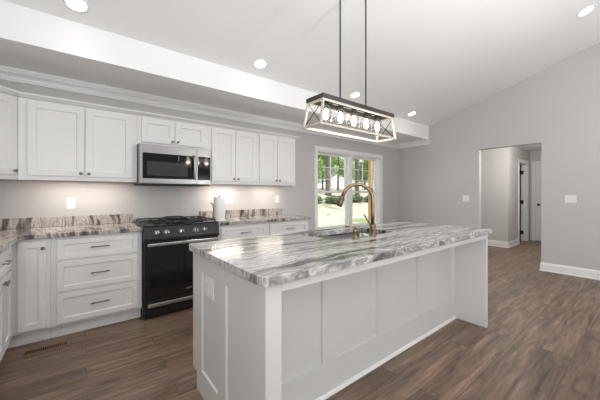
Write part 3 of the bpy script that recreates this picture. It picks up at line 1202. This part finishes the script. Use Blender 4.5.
# ------------------------------------------------------------------ microwave
m_ = thing('microwave', 'stainless over-the-range microwave with a dark glass door', 'microwave', (0.381, -0.2, 1.345))
mx0, mx1, mz0, mz1 = 0.002, 0.770, 1.345, 1.784
FM = back_frame(-0.380)
obj('microwave_body', box(BM(), mx0, mx1, -0.380, -0.004, mz0 + 0.012, mz1), M['steel'], m_, 0.002)
obj('vent_base', box(BM(), mx0 + 0.004, mx1 - 0.004, -0.398, -0.005, mz0, mz0 + 0.0115), M['dark_gap'], m_)
md = obj('microwave_door', fbox(BM(), FM, mx0, 0.604, mz0 + 0.014, mz1 - 0.001, 0.0005, 0.024), M['steel'], m_, 0.004)
obj('door_glass', fbox(BM(), FM, 0.034, 0.590, mz0 + 0.068, mz1 - 0.095, 0.0245, 0.0265), M['oven_glass'], md, 0.001, 1)
obj('viewing_mesh', fbox(BM(), FM, 0.075, 0.500, mz0 + 0.100, mz1 - 0.185, 0.0267, 0.0275), M['micro_glass'], md)
obj('display', fbox(BM(), FM, 0.395, 0.400, mz1 - 0.170, mz1 - 0.110, 0.0268, 0.0274), M['slot'], md)
bm = BM()
hp = []
for i in range(13):
    a = i / 12
    hp.append(FM.p(0.567, mz0 + 0.075 + 0.275 * a, 0.028 + 0.036 * math.sin(PI * a) ** 0.6))
tube(bm, hp, 0.0125, 12)
obj('microwave_handle', bm, M['knob'], md)
mp_ = obj('control_panel', fbox(BM(), FM, 0.606, mx1, mz0 + 0.014, mz1 - 0.001, 0.0005, 0.024), M['steel'], m_, 0.004)
obj('keypad', fbox(BM(), FM, 0.614, mx1 - 0.006, mz0 + 0.068, mz1 - 0.095, 0.0245, 0.0265), M['oven_glass'], mp_, 0.001, 1)
obj('clock_display', fbox(BM(), FM, 0.640, 0.742, mz1 - 0.155, mz1 - 0.120, 0.0266, 0.0270), M['micro_glass'], mp_)

# ------------------------------------------------------------------ island
ix0, ix1, iy0, iy1 = 0.102, 2.516, -2.800, -1.878
yp = -2.521
isl = thing('kitchen_island', 'white panelled kitchen island with an overhanging seating side', 'island', ((ix0 + ix1) / 2, (iy0 + iy1) / 2, 0))
IT = 0.876
# left end panel, two recessed fields
FE = Frame((ix0 + 0.022, 0, 0), -Y, -X)
bm = BM()
panelled(bm, FE, -iy1, -iy0 - 0.002, 0.105, IT, [(2.043, 2.300, 0.150, 0.770), (2.405, 2.672, 0.150, 0.770)], t=0.022)
box(bm, ix0, ix0 + 0.022, iy0 + 0.002, iy1 - 0.075, 0, 0.1045)
obj('end_panel', bm, M['cab_island'], isl)
obj('corner_post', box(BM(), ix0 + 0.001, ix0 + 0.080, iy0 - 0.001, iy0 + 0.085, 0, IT), M['cab_island'], isl, 0.002)
obj('inner_end_panel', box(BM(), ix0 + 0.023, ix0 + 0.080, iy0 + 0.086, yp - 0.001, 0, IT), M['cab_island'], isl)
# panelled back under the overhang
FBK = back_frame(yp + 0.02)
bm = BM()
panelled(bm, FBK, ix0 + 0.023, ix1 - 0.037, 0.0, IT,
         [(0.255, 0.677, 0.205, 0.79), (0.805, 1.222, 0.205, 0.79), (1.350, 1.776, 0.205, 0.79), (1.905, 2.373, 0.205, 0.79)], t=0.02, depth=0.018, slope=0.002)
obj('back_panel', bm, M['cab_island'], isl)
bm = BM()
sweep(bm, [(ix0 + 0.082, yp - 0.0005), (ix1 - 0.038, yp - 0.0005)], [(0, 0), (0.018, 0), (0.016, 0.010), (0.008, 0.018), (0, 0.019)])
obj('shoe_moulding', bm, M['trim'], isl)
# right end panel reaching to the edge of the overhang
obj('support_panel', box(BM(), ix1 - 0.036, ix1, iy0, iy1, 0, IT), M['cab_island'], isl, 0.0015)
# apron below the top
obj('apron', box(BM(), ix0 + 0.081, ix1 - 0.037, iy0, iy0 + 0.022, IT - 0.045, IT), M['cab_island'], isl, 0.0015)
obj('apron', box(BM(), ix0 + 0.081, ix1 - 0.037, yp - 0.022, yp - 0.001, IT - 0.045, IT), M['cab_island'], isl, 0.0015)
# kitchen side
bm = BM()
box(bm, ix0 + 0.023, ix1 - 0.037, iy1 - 0.020, iy1 - 0.001, 0.105, IT)
box(bm, ix0 + 0.023, ix1 - 0.037, iy1 - 0.095, iy1 - 0.076, 0, 0.104)
obj('cabinet_front', bm, M['cab_island'], isl)
FK = Frame((0, iy1 - 0.001, 0), -X, Y)
for a, b in ((-2.44, -1.95), (-1.93, -1.32), (-1.30, -0.72), (-0.70, -0.17)):
    door(FK, a, b, 0.13, 0.85, isl, (b - 0.03, 0.80))

# island top with sink cut-out
sx0, sx1, sy0, sy1 = 0.935, 1.690, -2.362, -1.965
bm = BM()
outer = rrect(0.072, 2.556, -2.832, -1.850, 0.045)
inner = rrect(sx0, sx1, sy0, sy1, 0.018)
ed = []
for loop in (outer, inner):
    vs = [bm.verts.new((x, y, CT)) for x, y in loop]
    for i in range(len(vs)):
        ed.append(bm.edges.new((vs[i], vs[(i + 1) % len(vs)])))
bmesh.ops.triangle_fill(bm, edges=ed, use_beauty=True)
fs = [f for f in bm.faces]
ex = bmesh.ops.extrude_face_region(bm, geom=fs)
bmesh.ops.translate(bm, verts=[g for g in ex['geom'] if isinstance(g, bmesh.types.BMVert)], vec=(0, 0, -(CT - IT - 0.0005)))
tag(obj('island_countertop', bm, M['stone'], None, 0.006, 2), 'large grey and white veined stone slab on the island', 'countertop')

# undermount double sink
sk = thing('kitchen_sink', 'double bowl stainless undermount sink set in the island top', 'sink', (1.30, -2.16, 0.67))


def bowl(x0, x1, y0, y1, z0, z1, name):
    bm = BM()
    rings = []
    for (inset, z, rr) in ((0.0, z1, 0.035), (0.004, z0 + 0.02, 0.035), (0.02, z0, 0.03)):
        rings.append([bm.verts.new((x, y, z)) for x, y in rrect(x0 + inset, x1 - inset, y0 + inset, y1 - inset, rr)])
    rings2 = []
    for (inset, z, rr) in ((-0.003, z1, 0.038), (0.001, z0 + 0.018, 0.038), (0.017, z0 - 0.003, 0.03)):
        rings2.append([bm.verts.new((x, y, z)) for x, y in rrect(x0 + inset, x1 - inset, y0 + inset, y1 - inset, rr)])
    n = len(rings[0])
    for A, B in list(zip(rings, rings[1:])) + list(zip(rings2, rings2[1:])):
        for i in range(n):
            f = bm.faces.new((A[i], A[(i + 1) % n], B[(i + 1) % n], B[i]))
            f.smooth = True
    for i in range(n):
        bm.faces.new((rings[0][i], rings[0][(i + 1) % n], rings2[0][(i + 1) % n], rings2[0][i]))
    bm.faces.new(rings[-1])
    bm.faces.new(rings2[-1])
    o = obj(name, bm, M['sink_steel'], sk)
    bm = BM()
    lathe(bm, ((x0 + x1) / 2, (y0 + y1) / 2, z0), Z, [(0, 0.001), (0.03, 0.001), (0.042, 0.004), (0.045, 0.0005)], 20)
    obj('drain', bm, M['knob'], o)


bowl(sx0 - 0.004, 1.205, sy0 - 0.004, sy1 + 0.004, 0.69, IT - 0.001, 'bowl')
bowl(1.235, sx1 + 0.004, sy0 - 0.004, sy1 + 0.004, 0.67, IT - 0.001, 'bowl')
obj('divider', box(BM(), 1.2085, 1.2315, sy0 + 0.002, sy1 - 0.002, 0.80, IT - 0.012), M['sink_steel'], sk, 0.006, 3)

# faucet
fx, fy = 1.318, -2.402
fc = thing('kitchen_faucet', 'tall bronze gooseneck pull-down faucet beside the island sink', 'faucet', (fx, fy, CT))
bm = BM()
lathe(bm, (fx, fy, CT + 0.0003), Z, [(0, 0), (0.029, 0), (0.029, 0.006), (0.0245, 0.010), (0.024, 0.085), (0.021, 0.092), (0, 0.092)], 24)
obj('faucet_body', bm, M['bronze'], fc)
sd = Vector((-0.72, 0.69, 0)).normalized()
bm = BM()
B0 = Vector((fx, fy, CT))
pts = [B0 + Z * 0.092, B0 + Z * 0.18, B0 + Z * 0.255]
rad = 0.118
for i in range(0, 15):
    a = PI * i / 14 * 0.93
    pts.append(B0 + Z * (0.288 + rad * math.sin(a)) + sd * (rad - rad * math.cos(a)))
tube(bm, pts, 0.0138, 16)
sp = obj('spout', bm, M['bronze'], fc)
bm = BM()
tip = pts[-1]
dirn = (pts[-1] - pts[-2]).normalized()
lathe(bm, tip - dirn * 0.002, dirn, [(0, 0), (0.0155, 0), (0.017, 0.02), (0.021, 0.055), (0.0225, 0.082), (0.018, 0.088), (0, 0.088)], 20)
obj('spray_head', bm, M['bronze_dark'], sp)
bm = BM()
hb = B0 + Z * 0.058
lathe(bm, hb, Vector((-0.8, -0.6, 0)), [(0, 0.018), (0.017, 0.018), (0.017, 0.046), (0.013, 0.050), (0, 0.050)], 16)
lp = hb + Vector((-0.8, -0.6, 0)) * 0.036
tube(bm, [lp, lp + Vector((-0.028, 0.005, 0.040)), lp + Vector((-0.078, 0.02, 0.115))], [0.008, 0.0065, 0.0055], 10)
obj('lever', bm, M['bronze_dark'], fc)

sdx, sdy = 1.095, -2.415
so = thing('soap_dispenser', 'small bronze soap dispenser left of the faucet', 'soap dispenser', (sdx, sdy, CT))
bm = BM()
lathe(bm, (sdx, sdy, CT + 0.0003), Z, [(0, 0), (0.022, 0), (0.022, 0.005), (0.014, 0.010), (0.0125, 0.045), (0.016, 0.052), (0.016, 0.068), (0.010, 0.074), (0, 0.074)], 20)
obj('dispenser_body', bm, M['bronze'], so)
bm = BM()
c0 = Vector((sdx, sdy, CT + 0.072))
tube(bm, [c0, c0 + Z * 0.014, c0 + Z * 0.022 + sd * 0.03, c0 + Z * 0.018 + sd * 0.075], [0.009, 0.009, 0.0075, 0.006], 10)
obj('dispenser_spout', bm, M['bronze'], so)

# ------------------------------------------------------------------ linear pendant over the island
px0, px1, py0, py1 = 0.874, 1.820, -2.288, -2.072
zb = 1.750
zt0, zt1 = 1.952, 1.985
tx0, tx1, ty0, ty1 = px0 + 0.028, px1 - 0.020, py0 + 0.010, py1 - 0.012
pc = Vector(((px0 + px1) / 2, (py0 + py1) / 2, 0))
pn = thing('linear_pendant', 'dark wood and whitewashed five-bulb linear pendant hanging over the island', 'pendant light', (pc.x, pc.y, zb))
bm = BM()
W_ = 0.034
box(bm, tx0, tx1, ty0, ty0 + W_, zt0, zt1)
box(bm, tx0, tx1, ty1 - W_, ty1, zt0, zt1)
box(bm, tx0, tx0 + W_, ty0 + W_, ty1 - W_, zt0, zt1)
box(bm, tx1 - W_, tx1, ty0 + W_, ty1 - W_, zt0, zt1)
obj('top_frame', bm, M['darkwood'], pn, 0.002)
bm = BM()
q = 0.016
box(bm, tx0 + 0.004, tx1 - 0.004, ty0 + 0.004, ty0 + 0.004 + q, zt0 - 0.013, zt0 - 0.0005)
box(bm, tx0 + 0.004, tx1 - 0.004, ty1 - 0.004 - q, ty1 - 0.004, zt0 - 0.013, zt0 - 0.0005)
box(bm, tx0 + 0.004, tx0 + 0.004 + q, ty0 + 0.02, ty1 - 0.02, zt0 - 0.013, zt0 - 0.0005)
box(bm, tx1 - 0.004 - q, tx1 - 0.004, ty0 + 0.02, ty1 - 0.02, zt0 - 0.013, zt0 - 0.0005)
obj('upper_rail', bm, M['palewood'], pn)
bm = BM()
q = 0.017
box(bm, px0, px1, py0, py0 + q, zb, zb + q)
box(bm, px0, px1, py1 - q, py1, zb, zb + q)
box(bm, px0, px0 + q, py0 + q, py1 - q, zb, zb + q)
box(bm, px1 - q, px1, py0 + q, py1 - q, zb, zb + q)
obj('bottom_frame', bm, M['palewood'], pn, 0.001, 1)
for (bx, by), (ax, ay) in (((px0 + q / 2, py0 + q / 2), (tx0 + 0.012, ty0 + 0.012)), ((px0 + q / 2, py1 - q / 2), (tx0 + 0.012, ty1 - 0.012)),
                           ((px1 - q / 2, py0 + q / 2), (tx1 - 0.012, ty0 + 0.012)), ((px1 - q / 2, py1 - q / 2), (tx1 - 0.012, ty1 - 0.012))):
    obj('post', bar(BM(), (bx, by, zb + q), (ax, ay, zt0 - 0.013), 0.016), M['palewood'], pn)
for bx, ax in ((px0 + q / 2, tx0 + 0.012), (px1 - q / 2, tx1 - 0.012)):
    bm = BM()
    cyl(bm, (bx, py0 + q, zb + q), (ax, ty1 - 0.02, zt0 - 0.014), 0.0032, seg=8)
    cyl(bm, (bx + 0.004, py1 - q, zb + q), (ax + 0.004, ty0 + 0.02, zt0 - 0.014), 0.0032, seg=8)
    obj('cross_brace', bm, M['blackmetal'], pn)
bm = BM()
for yy in (pc.y - 0.022, pc.y + 0.022):
    box(bm, tx0 + W_, tx1 - W_, yy - 0.006, yy + 0.006, zt0 + 0.004, zt0 + 0.014)
for xx in (tx0 + 0.20, tx1 - 0.20):
    box(bm, xx - 0.008, xx + 0.008, ty0 + W_, ty1 - W_, zt0 + 0.0145, zt0 + 0.022)
obj('socket_bar', bm, M['blackmetal'], pn)
for i in range(5):
    bx = pc.x + (i - 2) * 0.163 + 0.003
    bm = BM()
    lathe(bm, (bx, pc.y, zt0 + 0.012), -Z, [(0, 0), (0.024, 0), (0.026, 0.012), (0.026, 0.030), (0.019, 0.034), (0.019, 0.052), (0, 0.052)], 20)
    s_ = obj('socket', bm, M['blackmetal'], pn)
    bm = BM()
    lathe(bm, (bx, pc.y, zt0 - 0.0405), -Z, [(0, 0), (0.010, 0), (0.012, 0.012), (0.019, 0.035), (0.022, 0.055), (0.018, 0.072), (0.008, 0.084), (0, 0.086)], 18)
    obj('bulb', bm, M['bulb'], s_)
    bm = BM()
    lathe(bm, (bx, pc.y, zt0 - 0.019), -Z, [(0.0265, 0), (0.034, 0.010), (0.044, 0.035), (0.048, 0.12), (0.0465, 0.12), (0.0425, 0.036), (0.033, 0.012)], 24)
    obj('glass_shade', bm, M['shade_glass'], s_)
    d = bpy.data.lights.new('bulb_glow', 'POINT')
    d.energy = 1.5
    d.color = (1.0, 0.94, 0.85)
    d.shadow_soft_size = 0.03
    lo = bpy.data.objects.new('bulb_glow', d)
    lo.parent = pn
    lo.location = (bx - pc.x, 0, zt0 - 0.145 - zb)
    COL.objects.link(lo)
for xx in (pc.x - 0.163, pc.x + 0.163):
    bm = BM()
    yy = pc.y
    cyl(bm, (xx, yy, zt0 + 0.022), (xx, yy, zc(yy) - 0.03), 0.0062, seg=12)
    cyl(bm, (xx, yy, zt0 + 0.016), (xx, yy, zt0 + 0.05), 0.010, seg=12)
    obj('rod', bm, M['blackmetal'], pn)
bm = BM()
prism(bm, [(pc.y - 0.06, zc(pc.y - 0.06) - 0.002), (pc.y + 0.06, zc(pc.y + 0.06) - 0.002), (pc.y + 0.06, zc(pc.y + 0.06) - 0.03), (pc.y - 0.06, zc(pc.y - 0.06) - 0.03)],
      'x', pc.x - 0.24, pc.x + 0.24)
obj('canopy', bm, M['blackmetal'], pn, 0.003)

# ------------------------------------------------------------------ outlets and switches


def outlet(F, u, v, label, gang=1, kind='outlet', w=None, h=0.118):
    w = w or (0.072 if gang == 1 else 0.118)
    nm = {'outlet': 'wall_outlet', 'switch': 'light_switch'}[kind]
    t = thing(nm, label, 'outlet' if kind == 'outlet' else 'light switch', F.p(u, v - h / 2, 0), 'white outlet and switch plates')
    obj('cover_plate', fbox(BM(), F, u - w / 2, u + w / 2, v - h / 2, v + h / 2, 0.0005, 0.006), M['plastic'], t, 0.002)
    for g in range(gang):
        uc = u + (g - (gang - 1) / 2) * 0.046
        if kind == 'outlet':
            rc = obj('receptacle', fbox(BM(), F, uc - 0.017, uc + 0.017, v - 0.034, v + 0.034, 0.0062, 0.0080), M['plastic'], t, 0.001, 1)
            bm = BM()
            for dv in (-0.019, 0.019):
                for du in (-0.0065, 0.0065):
                    fbox(bm, F, uc + du - 0.001, uc + du + 0.001, v + dv - 0.004, v + dv + 0.005, 0.0081, 0.0084)
            obj('slots', bm, M['slot'], rc)
        else:
            bm = BM()
            a = [(v - 0.033, 0.0062), (v + 0.033, 0.0062), (v + 0.033, 0.0075), (v, 0.0085), (v - 0.033, 0.011)]
            A = [bm.verts.new(F.p(uc - 0.016, z, n)) for z, n in a]
            B = [bm.verts.new(F.p(uc + 0.016, z, n)) for z, n in a]
            bm.faces.new(A)
            bm.faces.new(B)
            for i in range(5):
                bm.faces.new((A[i], A[(i + 1) % 5], B[(i + 1) % 5], B[i]))
            obj('rocker', bm, M['plastic'], t)


W0 = back_frame(0.0)
FRW = Frame((XR, 0, 0), -Y, -X)
outlet(W0, -0.563, 1.150, 'white outlet on the back wall above the left corner countertop')
outlet(W0, 1.175, 1.165, 'white double outlet plate on the back wall beside the paper towel roll', 2)
outlet(W0, 2.010, 1.165, 'white outlet on the back wall under the wall cabinet nearest the window')
outlet(FRW, 1.475, 1.160, 'white switch plate on the right wall left of the doorway', 2, 'switch')
outlet(FRW, 2.962, 1.168, 'white switch plate on the right wall right of the doorway', 2, 'switch', w=0.130)
FEO = Frame((ix0, 0, 0), -Y, -X)
FEO.o.x = ix0 + 0.009
outlet(FEO, 2.165, 0.695, 'white outlet on the left end of the island', 2, 'outlet', w=0.128, h=0.122)

# ------------------------------------------------------------------ paper towels
tx, ty = 0.862, -0.455
hd = thing('paper_towel_holder', 'dark metal paper towel holder standing on the counter right of the range', 'paper towel holder', (tx, ty, CT))
bm = BM()
lathe(bm, (tx, ty, CT + 0.0005), Z, [(0, 0), (0.078, 0), (0.078, 0.006), (0.072, 0.009), (0, 0.009)], 32)
obj('base', bm, M['plastic'], hd)
bm = BM()
cyl(bm, (tx, ty, CT + 0.009), (tx, ty, CT + 0.300), 0.008, seg=12)
lathe(bm, (tx, ty, CT + 0.300), Z, [(0, 0), (0.012, 0), (0.013, 0.006), (0.010, 0.012), (0, 0.013)], 16)
obj('centre_rod', bm, M['bronze_dark'], hd)
bm = BM()
ad = Vector((-0.80, 0.60, 0))
ap = Vector((tx, ty, CT))
tube(bm, [ap + ad * 0.072 + Z * 0.008, ap + ad * 0.082 + Z * 0.06, ap + ad * 0.072 + Z * 0.14, ap + ad * 0.082 + Z * 0.20, ap + ad * 0.105 + Z * 0.225], 0.0065, 10)
obj('tension_arm', bm, M['bronze_dark'], hd)
rl = thing('paper_towel_roll', 'white paper towel roll on its holder right of the range', 'paper towels', (tx, ty, CT + 0.0105))
bm = BM()
lathe(bm, (tx, ty, CT + 0.0105), Z, [(0.021, 0), (0.0645, 0), (0.066, 0.003), (0.066, 0.276), (0.0645, 0.279), (0.021, 0.279), (0.021, 0)], 40)
obj('paper', bm, M['paper'], rl)
bm = BM()
lathe(bm, (tx, ty, CT + 0.0105), Z, [(0.0185, 0), (0.0205, 0), (0.0205, 0.279), (0.0185, 0.279), (0.0185, 0)], 24)
obj('cardboard_core', bm, M['card'], rl)

# ------------------------------------------------------------------ floor register
vx, vy = -0.70, -0.745
fr = thing('floor_register', 'brass slotted floor vent in front of the corner base cabinet', 'vent', (vx, vy, 0))
bm = BM()
a, b = 0.142, 0.042
for (x0, x1, y0, y1) in ((-a, a, -b, -b + 0.014), (-a, a, b - 0.014, b), (-a, -a + 0.016, -b + 0.014, b - 0.014), (a - 0.016, a, -b + 0.014, b - 0.014)):
    box(bm, vx + x0, vx + x1, vy + y0, vy + y1, 0.0005, 0.005)
obj('rim', bm, M['brass'], fr)
bm = BM()
for i in range(19):
    x = vx - a + 0.026 + i * (2 * a - 0.052) / 18
    box(bm, x - 0.0028, x + 0.0028, vy - b + 0.0145, vy + b - 0.0145, 0.0012, 0.0042)
obj('grille', bm, M['brass'], fr)
obj('duct', box(BM(), vx - a + 0.0165, vx + a - 0.0165, vy - b + 0.0145, vy + b - 0.0145, 0.0003, 0.001), M['duct'], fr)

# unseen lamp added to brighten the hall
hl = thing('hall_ceiling_light', 'round flush ceiling light in the hall beyond the doorway', 'ceiling light', (6.5, -2.5, HC - 0.08))
bm = BM()
lathe(bm, (6.5, -2.5, HC - 0.0005), -Z, [(0, 0), (0.15, 0), (0.15, 0.02), (0.14, 0.025), (0, 0.025)], 32)
obj('lamp_base', bm, M['blackmetal'], hl)
bm = BM()
lathe(bm, (6.5, -2.5, HC - 0.026), -Z, [(0.135, 0), (0.13, 0.025), (0.09, 0.045), (0, 0.052)], 32)
obj('lamp_shade', bm, M['lens'], hl)
for lx, ly, pw in ((6.5, -2.5, 62),):
    d = bpy.data.lights.new('hall_glow', 'POINT')
    d.energy = pw
    d.color = (1.0, 0.97, 0.93)
    d.shadow_soft_size = 0.12
    lo = bpy.data.objects.new('hall_glow', d)
    lo.location = (lx, ly, HC - 0.16)
    COL.objects.link(lo)

# unseen uplighters added behind the camera to brighten the ceiling and upper walls
for bx, lab in ((-1.0, 'bowl-topped floor lamp behind the camera, by the left wall'), (2.1, 'bowl-topped floor lamp behind the camera, in the open floor')):
    by, bz = -4.6, 1.30
    bp_ = thing('floor_lamp', lab, 'floor lamp', (bx, by, 0), 'bowl-topped floor lamps behind the camera')
    bm = BM()
    lathe(bm, (bx, by, bz), Z, [(0, 0), (0.12, 0.02), (0.20, 0.075), (0.23, 0.15), (0.224, 0.15), (0.19, 0.082), (0.11, 0.03), (0, 0.01)], 32)
    obj('lamp_shade', bm, M['plastic'], bp_)
    obj('pole', cyl(BM(), (bx, by, 0.02), (bx, by, bz + 0.002), 0.012), M['blackmetal'], bp_)
    bm = BM()
    lathe(bm, (bx, by, 0.0005), Z, [(0, 0), (0.14, 0), (0.14, 0.015), (0.02, 0.03), (0, 0.03)], 28)
    obj('base', bm, M['blackmetal'], bp_)
    d = bpy.data.lights.new('bowl_glow', 'POINT')
    d.shadow_soft_size = 0.15
    d.energy = UPLIGHT
    d.color = (0.97, 0.985, 1.0)
    lo = bpy.data.objects.new('bowl_glow', d)
    lo.parent = bp_
    lo.location = (0, 0, bz + 0.11)
    COL.objects.link(lo)

# ------------------------------------------------------------------ outdoors beyond the window


def ground_z(y):
    if y < 16:
        return -0.45 + max(0, y - 2) * 0.145
    return -0.45 + 14 * 0.145 + (y - 16) * 0.04


bm = BM()
NX, NY = 50, 40
gv = []
for j in range(NY + 1):
    row = []
    for i in range(NX + 1):
        x = -4 + 60 * i / NX
        y = 0.16 + 45 * j / NY
        row.append(bm.verts.new((x, y, ground_z(y) + (R.uniform(-0.06, 0.06) if j > 0 else 0))))
    gv.append(row)
for j in range(NY):
    for i in range(NX):
        f = bm.faces.new((gv[j][i], gv[j][i + 1], gv[j + 1][i + 1], gv[j + 1][i]))
        f.smooth = True
g_ = obj('ground', bm, M['litter'])
tag(g_, 'sunlit leaf-covered slope outside the window', 'ground', kind='structure')


def leaves(bm, c, rad, n, size):
    for _ in range(n):
        while True:
            p = Vector((R.uniform(-1, 1), R.uniform(-1, 1), R.uniform(-1, 1)))
            if p.length <= 1:
                break
        p = Vector((c[0] + p.x * rad[0], c[1] + p.y * rad[1], c[2] + p.z * rad[2]))
        a = Vector((R.gauss(0, 1), R.gauss(0, 1), R.gauss(0, 1))).normalized()
        b = a.orthogonal().normalized()
        s = size * R.uniform(0.6, 1.3)
        bm.faces.new([bm.verts.new(q) for q in (p - a * s, p + b * s * 0.55, p + a * s, p - b * s * 0.55)])


def tree(x, y, r0, h, low, label, lean=0.0, crowns=6):
    z0 = ground_z(y) - 0.1
    t = thing('tree', label, 'tree', (x, y, z0), 'trees beyond the window')
    bm = BM()
    pts = [(x, y, z0), (x + 0.02, y, z0 + 0.3), (x + lean * 0.5, y, z0 + h * 0.5), (x + lean, y + 0.1, z0 + h)]
    tube(bm, pts, [r0 * 1.35, r0, r0 * 0.85, r0 * 0.4], 12)
    for k in range(4):
        zz = z0 + h * R.uniform(0.35, 0.8)
        a = R.uniform(0, 2 * PI)
        tube(bm, [(x + lean * 0.5, y, zz), (x + math.cos(a) * 0.5, y + math.sin(a) * 0.5, zz + 0.5), (x + math.cos(a) * 1.0, y + math.sin(a) * 1.0, zz + 0.9)],
             [r0 * 0.35, r0 * 0.22, r0 * 0.1], 7)
    obj('trunk', bm, M['bark'], t)
    bm = BM()
    for k in range(crowns):
        a = 2 * PI * k / crowns + R.uniform(-0.4, 0.4)
        rr = R.uniform(0.1, 0.55)
        leaves(bm, (x + math.cos(a) * rr, y + math.sin(a) * rr, z0 + R.uniform(low + 0.8, h)), (1.0, 1.0, 0.9), 340, 0.13)
    obj('foliage', bm, M['leaf'], t, normals=False)


def cam_x(u0, y):
    """ground position on the sight line that passes x=u0 at the glass"""
    return -0.488 + (u0 + 0.488) / 3.779 * (y + 3.779)


tree(cam_x(3.145, 13), 13, 0.25, 9.5, 3.4, 'thick grey tree trunk seen through the left sash')
tree(cam_x(3.96, 13.4), 13.4, 0.19, 9.5, 3.4, 'grey tree trunk seen through the right sash')
spots = [(2.82, 16, 'leafy tree at the far left of the view through the window'), (3.40, 16.2, 'leafy tree at the right side of the left sash'),
         (4.44, 15.6, 'leafy tree beside the yellow post beyond the right sash'),
         (3.00, 19.6, 'leafy tree left of the thick trunk, farther back'), (3.66, 19.2, 'leafy tree at the left side of the right sash'),
         (4.20, 19.6, 'leafy tree farther back between trunk and yellow post'),
         (2.72, 24, 'distant leafy tree beside the left casing'), (3.20, 24.6, 'distant leafy tree behind the thick trunk'),
         (3.90, 24.4, 'distant leafy tree behind the right trunk'), (4.45, 24, 'distant leafy tree behind the yellow post')]
for u0, y, lab in spots:
    tree(cam_x(u0, y), y, 0.11, 8.5, 0.9, lab, R.uniform(-0.3, 0.3), 13)
for u0, y, s, lab in ((2.74, 9.6, 0.72, 'low dark green shrub at the left of the window view'), (3.32, 9.4, 0.72, 'low dark green shrub in the middle of the left sash'),
                      (3.88, 9.8, 0.72, 'low dark green shrub at the left of the right sash'), (4.46, 9.5, 0.72, 'low dark green shrub by the yellow post')):
    x = cam_x(u0, y)
    t = thing('shrub', lab, 'shrub', (x, y, ground_z(y)), 'shrubs beyond the window')
    bm = BM()
    leaves(bm, (x, y, ground_z(y) + 0.30 * s), (1.2 * s, 0.8 * s, 0.45 * s), 900, 0.08)
    obj('foliage', bm, M['shrub'], t, normals=False)
    bm = BM()
    for k in range(4):
        a = R.uniform(0, 2 * PI)
        cyl(bm, (x, y, ground_z(y) - 0.05), (x + 0.4 * math.cos(a), y + 0.4 * math.sin(a), ground_z(y) + 0.4), 0.02, 0.008, 6)
    obj('stem', bm, M['bark'], t)

x = cam_x(4.385, 1.1)
po = obj('wooden_post', box(BM(), x - 0.045, x + 0.045, 1.05, 1.14, -0.5, 3.2), M['post'], None, 0.004)
tag(po, 'yellow timber porch post outside the right sash', 'post')
